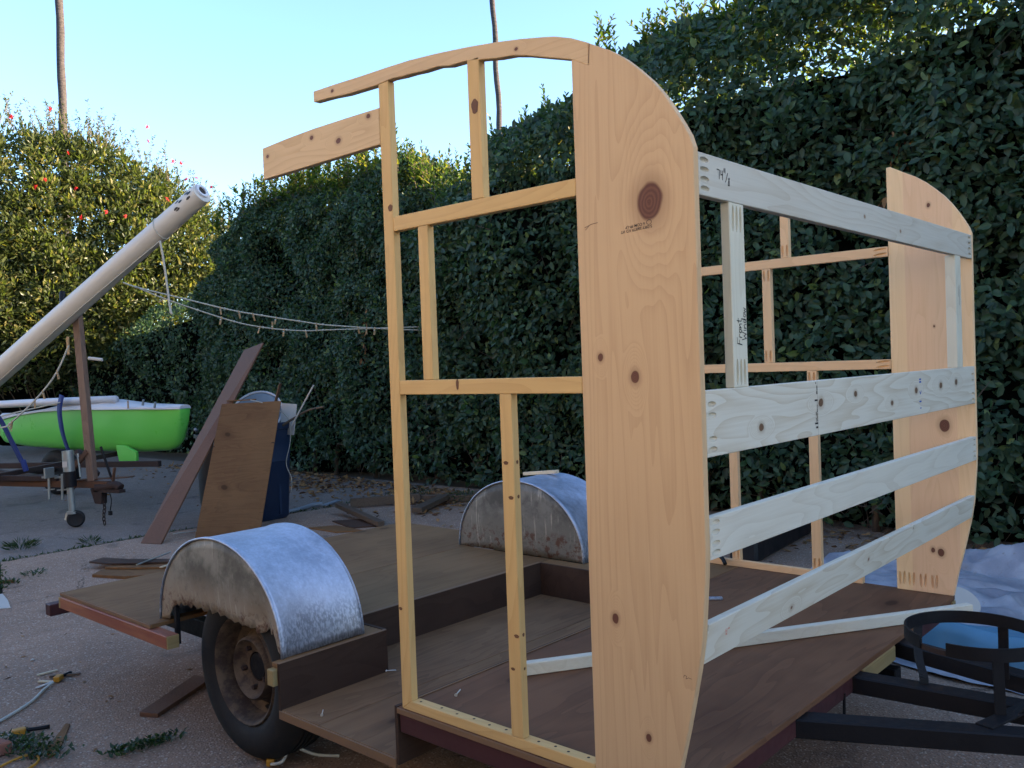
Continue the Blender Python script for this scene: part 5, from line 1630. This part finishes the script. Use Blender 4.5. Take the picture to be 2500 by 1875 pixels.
single('deck_line', tube([tuple(hp(-3.3, -.22, .46)), tuple(hp(-2.4, -.2, .60)), tuple(hp(-1.62, -.17, .71))], .008, 6), M_rope, 'pale rope running low from the strap towards the left edge', 'rope')

# ---- loose timber and litter on the ground
def flat(name, poly, z0, t, mat, label, cat, group=None):
    return single(name, prism(poly, z0, z0 + t, 'z', .001), mat, label, cat, group)
G0 = GZ + .001
flat('plywood_offcut', [(-5.848, 1.129), (-5.906, 1.259), (-5.658, 1.351), (-5.30, 1.60), (-5.20, 1.58), (-5.489, 1.298), (-5.657, 1.176)], G0 + .040, .012, M_scrap_dark, 'dark splintered plywood offcut on top of the scrap pile', 'plywood offcut', 'offcuts behind the rear deck')
flat('plywood_offcut', [(-5.612, 1.144), (-5.673, 1.281), (-5.20, 1.72), (-5.00, 1.60), (-5.413, 1.262)], G0 + .022, .014, M_scrap, 'middle orange-brown plywood offcut of the scrap pile', 'plywood offcut', 'offcuts behind the rear deck')
flat('plywood_offcut', [(-5.528, 1.016), (-5.683, 1.186), (-5.20, 1.66), (-4.90, 1.52), (-5.22, 1.17), (-5.258, 1.125)], G0, .020, M_scrap, 'lowest, widest orange-brown plywood offcut next to the deck', 'plywood offcut', 'offcuts behind the rear deck')
single('metal_rod', beam((-5.364, 1.265, G0 + .06), (-5.586, 1.636, G0 + .062), .012, .008, b=0), M_zincpipe, 'thin grey rod lying across the scrap pile', 'rod')
single('timber_strip', beam((-5.20, 1.36, G0 + .045), (-5.34, 1.66, G0 + .035), .014, .008, b=0), M_pale, 'thin pale strip lying near the rear edge of the deck', 'timber strip')
single('white_strip', beam((-6.62, 2.18, G0 + .006), (-6.42, 2.68, G0 + .006), .012, .010, b=0), M_paper, 'thin white strip on the ground between plank and sheet', 'strip')
flat('plank_offcut', [(-2.700, .030), (-2.620, .070), (-2.83, .43), (-2.935, .40)], G0, .018, M_plank_brown, 'brown plank offcut on the concrete left of the wheel', 'plank')
flat('cardboard_piece', [(-5.60, .20), (-5.30, .10), (-5.10, .34), (-5.33, .40), (-5.55, .44)], G0, .005, M_paper, 'cream sheet offcut at the left edge beside the rear deck', 'sheet')
single('brick_piece', prism([(-2.86, -.55), (-2.75, -.53), (-2.74, -.44), (-2.83, -.46)], G0, G0 + .05, 'z', .006), plain('brick_clay', (.20, .085, .06), .9, var=.3, scale=40, bump=.4), 'reddish broken brick in the lower left corner', 'brick')
single('wood_chip', beam((-5.93, .52, G0 + .012), (-5.86, .62, G0 + .012), .04, .02, b=.002), M_scrap, 'brown wood chip at the left edge behind the cream sheet', 'wood chip')
single('splinter', prism([(-2.865, -.200), (-2.845, -.190), (-2.60, -.330), (-2.575, -.375), (-2.615, -.357), (-2.625, -.372), (-2.66, -.350)], G0, G0 + .006, 'z', 0), M_scrap, 'long orange splinter lying near the yellow plug in front', 'splinter')
single('splinter', beam((-3.60, -.045, G0 + .006), (-3.595, .045, G0 + .006), .014, .006, b=0), M_pale, 'pale short splinter beside the far cord plug', 'splinter')
single('splinter', beam((-3.50, -.075, G0 + .006), (-3.44, -.035, G0 + .006), .014, .006, b=0), M_pale, 'small pale chip crossing the white scrap', 'splinter')
single('splinter', beam((-3.52, -.02, G0 + .008), (-3.44, .09, G0 + .008), .014, .008, b=0), M_old, 'dark stick touching the far cord plug', 'splinter')
single('paper_scrap', beam((-3.415, -.115, G0 + .006), (-3.44, -.02, G0 + .008), .018, .003, b=0), M_paper, 'white strip of scrap beside the far cord plug', 'scrap')
single('white_pebble', add_lathe(bmesh.new(), [(0, -.006), (.009, -.003), (.010, .002), (0, .006)], Matrix.Translation((-3.87, .03, G0 + .006)), 10), M_paper, 'small white pebble on the bare concrete', 'pebble', smooth=True)
def cord(pts, r, lab, plug_at, plug_dir, prong=True):
    e = thing('extension_cord', lab, 'cord', tuple(pts[0]), 'extension cords on the ground')
    obj('cable', tube(smooth_path(pts, 8), r, 8), M_cord, e, smooth=True)
    d = Vector(plug_dir).normalized()
    p = Vector(plug_at)
    obj('plug', bev(add_beam(bmesh.new(), p - d * .022, p + d * .026, .030, .026), .006, 2), M_yellow, e)
    if prong: obj('socket_lead', tube(smooth_path([p + d * .026, p + d * .06 + Vector((.005, 0, -.004)), p + d * .10 + Vector((.01, .01, -.008))], 3), .008, 6), M_black, e, smooth=True)
cord([(-2.95, -.62, G0 + .008), (-3.114, -.364, G0 + .008), (-3.24, -.20, G0 + .008), (-3.36, -.10, G0 + .008), (-3.405, -.045, G0 + .012)], .0065, 'white extension cord with a yellow plug curving in from the left edge', (-3.435, -.012, G0 + .016), (-.7, .7, 0))
cord([(-2.80, -.70, G0 + .008), (-2.90, -.48, G0 + .008), (-2.908, -.392, G0 + .012)], .0065, 'white cord with a yellow plug lying beside the weeds in front', (-2.905, -.365, G0 + .016), (.15, 1, 0))
cord([(-1.70, .30, G0 + .01), (-1.76, .24, G0 + .02), (-1.80, .17, G0 + .06), (-1.79, .12, G0 + .03), (-1.83, .10, G0 + .015)], .006, 'cord with an orange-yellow plug below the near tyre', (-1.855, .115, G0 + .016), (-.5, .4, 0), False)
single('orange_cord', tube(smooth_path([(-2.60, -.60, G0 + .008), (-2.66, -.45, G0 + .008), (-2.62, -.40, G0 + .012), (-2.55, -.43, G0 + .008), (-2.50, -.55, G0 + .008)], 6), .005, 6), M_yellow, 'loop of orange cord next to the broken brick', 'cord', smooth=True)

# timbers behind the trailer
single('old_timber', beam((-6.16, 3.66, G0 + .09), (-5.20, 3.40, G0 + .035), .07, .045, b=.004), M_old, 'old brown timber slanting down to the rear deck corner', 'timber', 'old timbers behind the trailer')
single('old_timber', beam((-6.35, 3.95, G0 + .055), (-5.95, 4.55, G0 + .055), .05, .09, b=.004), M_old, 'old grey timber lying behind the slanting one', 'timber', 'old timbers behind the trailer')
single('old_timber', beam((-5.42, 4.02, G0 + .045), (-5.75, 4.72, G0 + .06), .11, .05, b=.004), M_old, 'dark timber seen between the two near wall studs', 'timber', 'old timbers behind the trailer')
single('old_timber', beam((-6.05, 4.55, G0 + .04), (-5.15, 5.15, G0 + .04), .08, .07, b=.004), M_old, 'timber along the hedge foot behind the far fender', 'timber', 'old timbers behind the trailer')
flat('plywood_offcut', [(-5.85, 3.35), (-5.70, 3.55), (-5.25, 3.45), (-5.40, 3.22)], G0, .012, M_scrap_dark, 'dark plywood offcut under the slanting old timber', 'plywood offcut')
flat('plywood_offcut', [(-5.75, 3.02), (-5.62, 3.22), (-5.20, 3.20), (-5.35, 3.02)], G0, .012, M_scrap, 'orange plywood offcut behind the far rear corner of the deck', 'plywood offcut')
single('pale_branch', tube(smooth_path([(-6.62, 3.32, G0 + .02), (-6.70, 3.60, G0 + .02), (-6.76, 3.78, G0 + .025), (-6.70, 3.86, G0 + .03)], 5), [.02] * 16, 7), M_lidgrey, 'pale grey stick lying right of the blue bin', 'branch', smooth=True)
single('pale_branch', beam((-6.66, 3.84, G0 + .02), (-6.78, 4.12, G0 + .025), .06, .012, b=.002), M_lidgrey, 'pale flat slat right of the grey stick by the bin', 'slat')
single('dark_log', beam((-1.93, 3.86, G0 + .10), (-2.05, 5.05, G0 + .10), .20, .19, b=.02), M_binblack, 'dark heavy timber baulk on the ground before the hedge', 'timber')

# ---- tarpaulins at the right
M_tarp = NT('tarpaulin')
_v = M_tarp.tc()
_n = M_tarp.noise(_v, scale=5, detail=6); _n2 = M_tarp.noise(_v, scale=30, detail=4)
_c = M_tarp.mix(M_tarp.mr(_n, .35, .65), (0.21, 0.215, 0.255), (0.34, 0.345, 0.385))
_c = M_tarp.mix(M_tarp.mr(_n2, .58, .75, 0, .6), _c, (0.16, 0.13, 0.12))
M_tarp.col(_c); M_tarp.rough(.5); M_tarp.bump(_n2, .25, .01); M_tarp = M_tarp.m
M_tarpblue = plain('blue_plastic_sheet', (0.10, 0.24, 0.36), .4, var=.2, scale=6)
def tarp(poly_fn, nx, ny, hfn, mat, label, name='tarpaulin'):
    bm = bmesh.new(); g = []
    for i in range(nx + 1):
        row = []
        for j in range(ny + 1):
            x, y = poly_fn(i / nx, j / ny)
            e = min(i, nx - i, j, ny - j) / 3
            row.append(bm.verts.new((x, y, GZ + .004 + max(.004, hfn(x, y)) * min(1, .25 + e * .75))))
        g.append(row)
    for i in range(nx):
        for j in range(ny): bm.faces.new([g[i][j], g[i + 1][j], g[i + 1][j + 1], g[i][j + 1]])
    return single(name, bm, mat, label, 'tarpaulin', 'crumpled sheets beside the trailer', smooth=True)
def folds(x, y, s, a=1.0):
    r1 = abs(mnoise.noise((x * 2.2 + s, y * 1.4, s))); r2 = abs(mnoise.noise((x * 5 + y * 3, y * 5 - x * 2, s + 4))); r3 = mnoise.noise((x * 16, y * 16, s + 8))
    return a * (.10 * (1 - r1 * 2.2) + .055 * (1 - r2 * 2.5) + .012 * r3)
def q4(A, B, C, D):
    def f(u, v):
        x = (A[0] * (1 - u) + B[0] * u) * (1 - v) + (D[0] * (1 - u) + C[0] * u) * v
        y = (A[1] * (1 - u) + B[1] * u) * (1 - v) + (D[1] * (1 - u) + C[1] * u) * v
        return x + .10 * mnoise.noise((u * 4, v * 4, 1)), y + .10 * mnoise.noise((u * 4, v * 4, 7))
    return f
tarp(q4((-1.55, 2.50), (.10, 2.35), (.30, 3.9), (-1.45, 4.35)), 90, 90, lambda x, y: folds(x, y, 2.0, .55) + .09 * math.exp(-((x + .35) / .5) ** 2 - ((y - 3.3) / .6) ** 2), M_tarp, 'large dirty white tarpaulin crumpled beside the trailer')
tarp(q4((-.55, 4.02), (.9, 3.8), (1.0, 4.7), (-.95, 4.75)), 60, 40, lambda x, y: folds(x, y, 5.0, .7) + .20 * math.exp(-((x + .15) / .40) ** 2 - ((y - 4.35) / .22) ** 2), M_tarp, 'bunched up white plastic heap in front of the hedge at the right edge')
tarp(q4((-.42, 2.52), (.50, 2.30), (.56, 2.80), (-.36, 2.80)), 40, 24, lambda x, y: .20 + .03 * mnoise.noise((x * 3, y * 3, 1)) - .22 * max(0, y - 2.5), M_tarpblue, 'light blue plastic sheet showing through the black steel hoop', 'plastic_sheet')
single('round_disc', add_lathe(bmesh.new(), [(0, 0), (.072, 0), (.075, .004), (.072, .008), (0, .009)], Matrix.Translation((-.135, 2.30, -.085)) @ Matrix.Rotation(math.radians(38), 4, Vector((.55, .83, 0))), 32), M_paper, 'pale round disc standing between the deck corner and the tarpaulin', 'disc')

# ---- weeds
def weed(x, y, n, rad, h, label, seed, leafy=True, elong=None):
    r = np.random.default_rng(seed)
    a = r.uniform(0, 6.28, n); q = rad * np.sqrt(r.uniform(0, 1, n))
    P = np.stack([x + q * np.cos(a), y + q * np.sin(a), np.full(n, GZ + .002)], 1)
    if elong is not None:
        d = np.array(elong); P[:, :2] = np.array([x, y]) + d * r.uniform(-1, 1, n)[:, None] + r.normal(0, rad * .6, (n, 2)) * 1.0
    P[:, 2] += r.uniform(0, h * .6, n)
    T = np.stack([np.cos(a), np.sin(a), r.uniform(.2, 1.4, n)], 1)
    L = r.uniform(.5, 1.0, n) * (.035 if leafy else h)
    single('weed', np_mesh('weed', *leaf_geo(P, T, unit(r.normal(0, .4, (n, 3)) + np.array([[0, 0, 1.]])), L, L * (.45 if leafy else .10), shape=LEAF4)), M_weed, label, 'weed', 'weeds in the concrete joints')
weed(-7.15, 1.10, 160, .11, .08, 'feathery weed tuft beyond the concrete joint at the left', 1, False)
weed(-6.85, 1.55, 40, .06, .08, 'thin weed sprig in the concrete joint', 2, False)
weed(-5.95, .78, 70, .08, .05, 'dark weed patch in the joint at the left, farther one', 3)
weed(-5.80, .56, 60, .07, .05, 'dark weed patch in the joint by the cream sheet', 4)
weed(-2.385, -.10, 260, .045, .03, 'long dark green weed patch on the concrete before the tyre', 5, True, (.012, .11))
weed(-2.74, -.40, 420, .07, .045, 'weed patch between the front yellow plug and the brick', 6, True, (.17, .04))
weed(-8.6, .9, 200, .10, .06, 'dark weed patch on the far concrete at the left edge', 7, True, (.35, .15))
weed(-5.62, 4.85, 320, .16, .16, 'bright green weed at the hedge foot between the studs', 8)
weed(-6.35, 4.9, 160, .14, .10, 'weed patch behind the old timbers by the door post', 9)
# dirt and grass in the slab joints
r = np.random.default_rng(77)
Pj = []
for (a, b, m) in (((-6.74, .80), (-6.78, 2.2), 260), ((-6.78, 2.2), (-6.60, 3.9), 200), ((-6.6, 3.9), (-6.9, 5.6), 160), ((-6.74, .80), (-5.45, .4), 90), ((-6.74, .8), (-9, .84), 120)):
    t = r.uniform(0, 1, m)
    Pj.append(np.stack([a[0] + (b[0] - a[0]) * t + r.normal(0, .014, m), a[1] + (b[1] - a[1]) * t + r.normal(0, .014, m), np.full(m, GZ - .006)], 1))
Pj = np.concatenate(Pj); m = len(Pj)
Lj = r.uniform(.015, .05, m)
single('joint_grass', np_mesh('joint_grass', *leaf_geo(Pj, np.stack([r.normal(0, .7, m), r.normal(0, .7, m), r.uniform(.2, 1, m)], 1), unit(r.normal(0, 1, (m, 3))), Lj, Lj * .3, shape=LEAF4)), M_weed, 'sparse grass and dry bits caught in the concrete joints', 'grass', kind='stuff')
# leaf litter
m = 4200
x = r.uniform(-12.5, 1.0, m)
y = np.interp(x, [-12, -9, -6.5, -3, 1], [5.5, 5.3, 5.1, 4.95, 4.95]) - r.exponential(.42, m) + .25
k_ = (r.uniform(0, 1, m) < np.where(x > -3, .5, 1)) & ~((x > -1.7) & (y < 4.5))
x2 = np.concatenate([r.normal(-8.3, .45, 260), r.normal(-5.75, .16, 90), r.normal(-7.2, .8, 90)]); y2 = np.concatenate([r.normal(4.75, .28, 260), r.normal(4.55, .13, 90), r.normal(4.5, .3, 90)])
x = np.concatenate([x[k_], x2]); y = np.concatenate([y[k_], y2]); m = len(x)
Pl = np.stack([x, y, GZ + .004 + r.uniform(0, .018, m)], 1)
Tl = np.stack([r.normal(0, 1, m), r.normal(0, 1, m), r.normal(0, .25, m)], 1)
Ll = r.uniform(.035, .085, m)
single('leaf_litter', np_mesh('leaf_litter', *leaf_geo(Pl, Tl, unit(r.normal(0, .45, (m, 3)) + np.array([[0, 0, 1.]])), Ll, Ll * .45, shape=LEAF8)), M_litter, 'dry fallen leaves strewn along the foot of the hedge', 'leaves', kind='stuff')
# small chips over the near concrete
m = 260
Pc = np.stack([r.uniform(-6.5, -1.9, m), r.uniform(-.6, 1.8, m), np.full(m, GZ + .003)], 1)
k_ = (Pc[:, 1] < .2 + .35 * (-Pc[:, 0] - 2))
Pc = Pc[k_]; m = len(Pc)
Lc = r.uniform(.010, .045, m)
single('wood_chips', np_mesh('wood_chips', *leaf_geo(Pc, np.stack([r.normal(0, 1, m), r.normal(0, 1, m), np.zeros(m)], 1), unit(r.normal(0, .1, (m, 3)) + np.array([[0, 0, 1.]])), Lc, Lc * .25, shape=LEAF4)), M_litter, 'tiny sawn chips and crumbs scattered over the concrete', 'wood chips', kind='stuff')
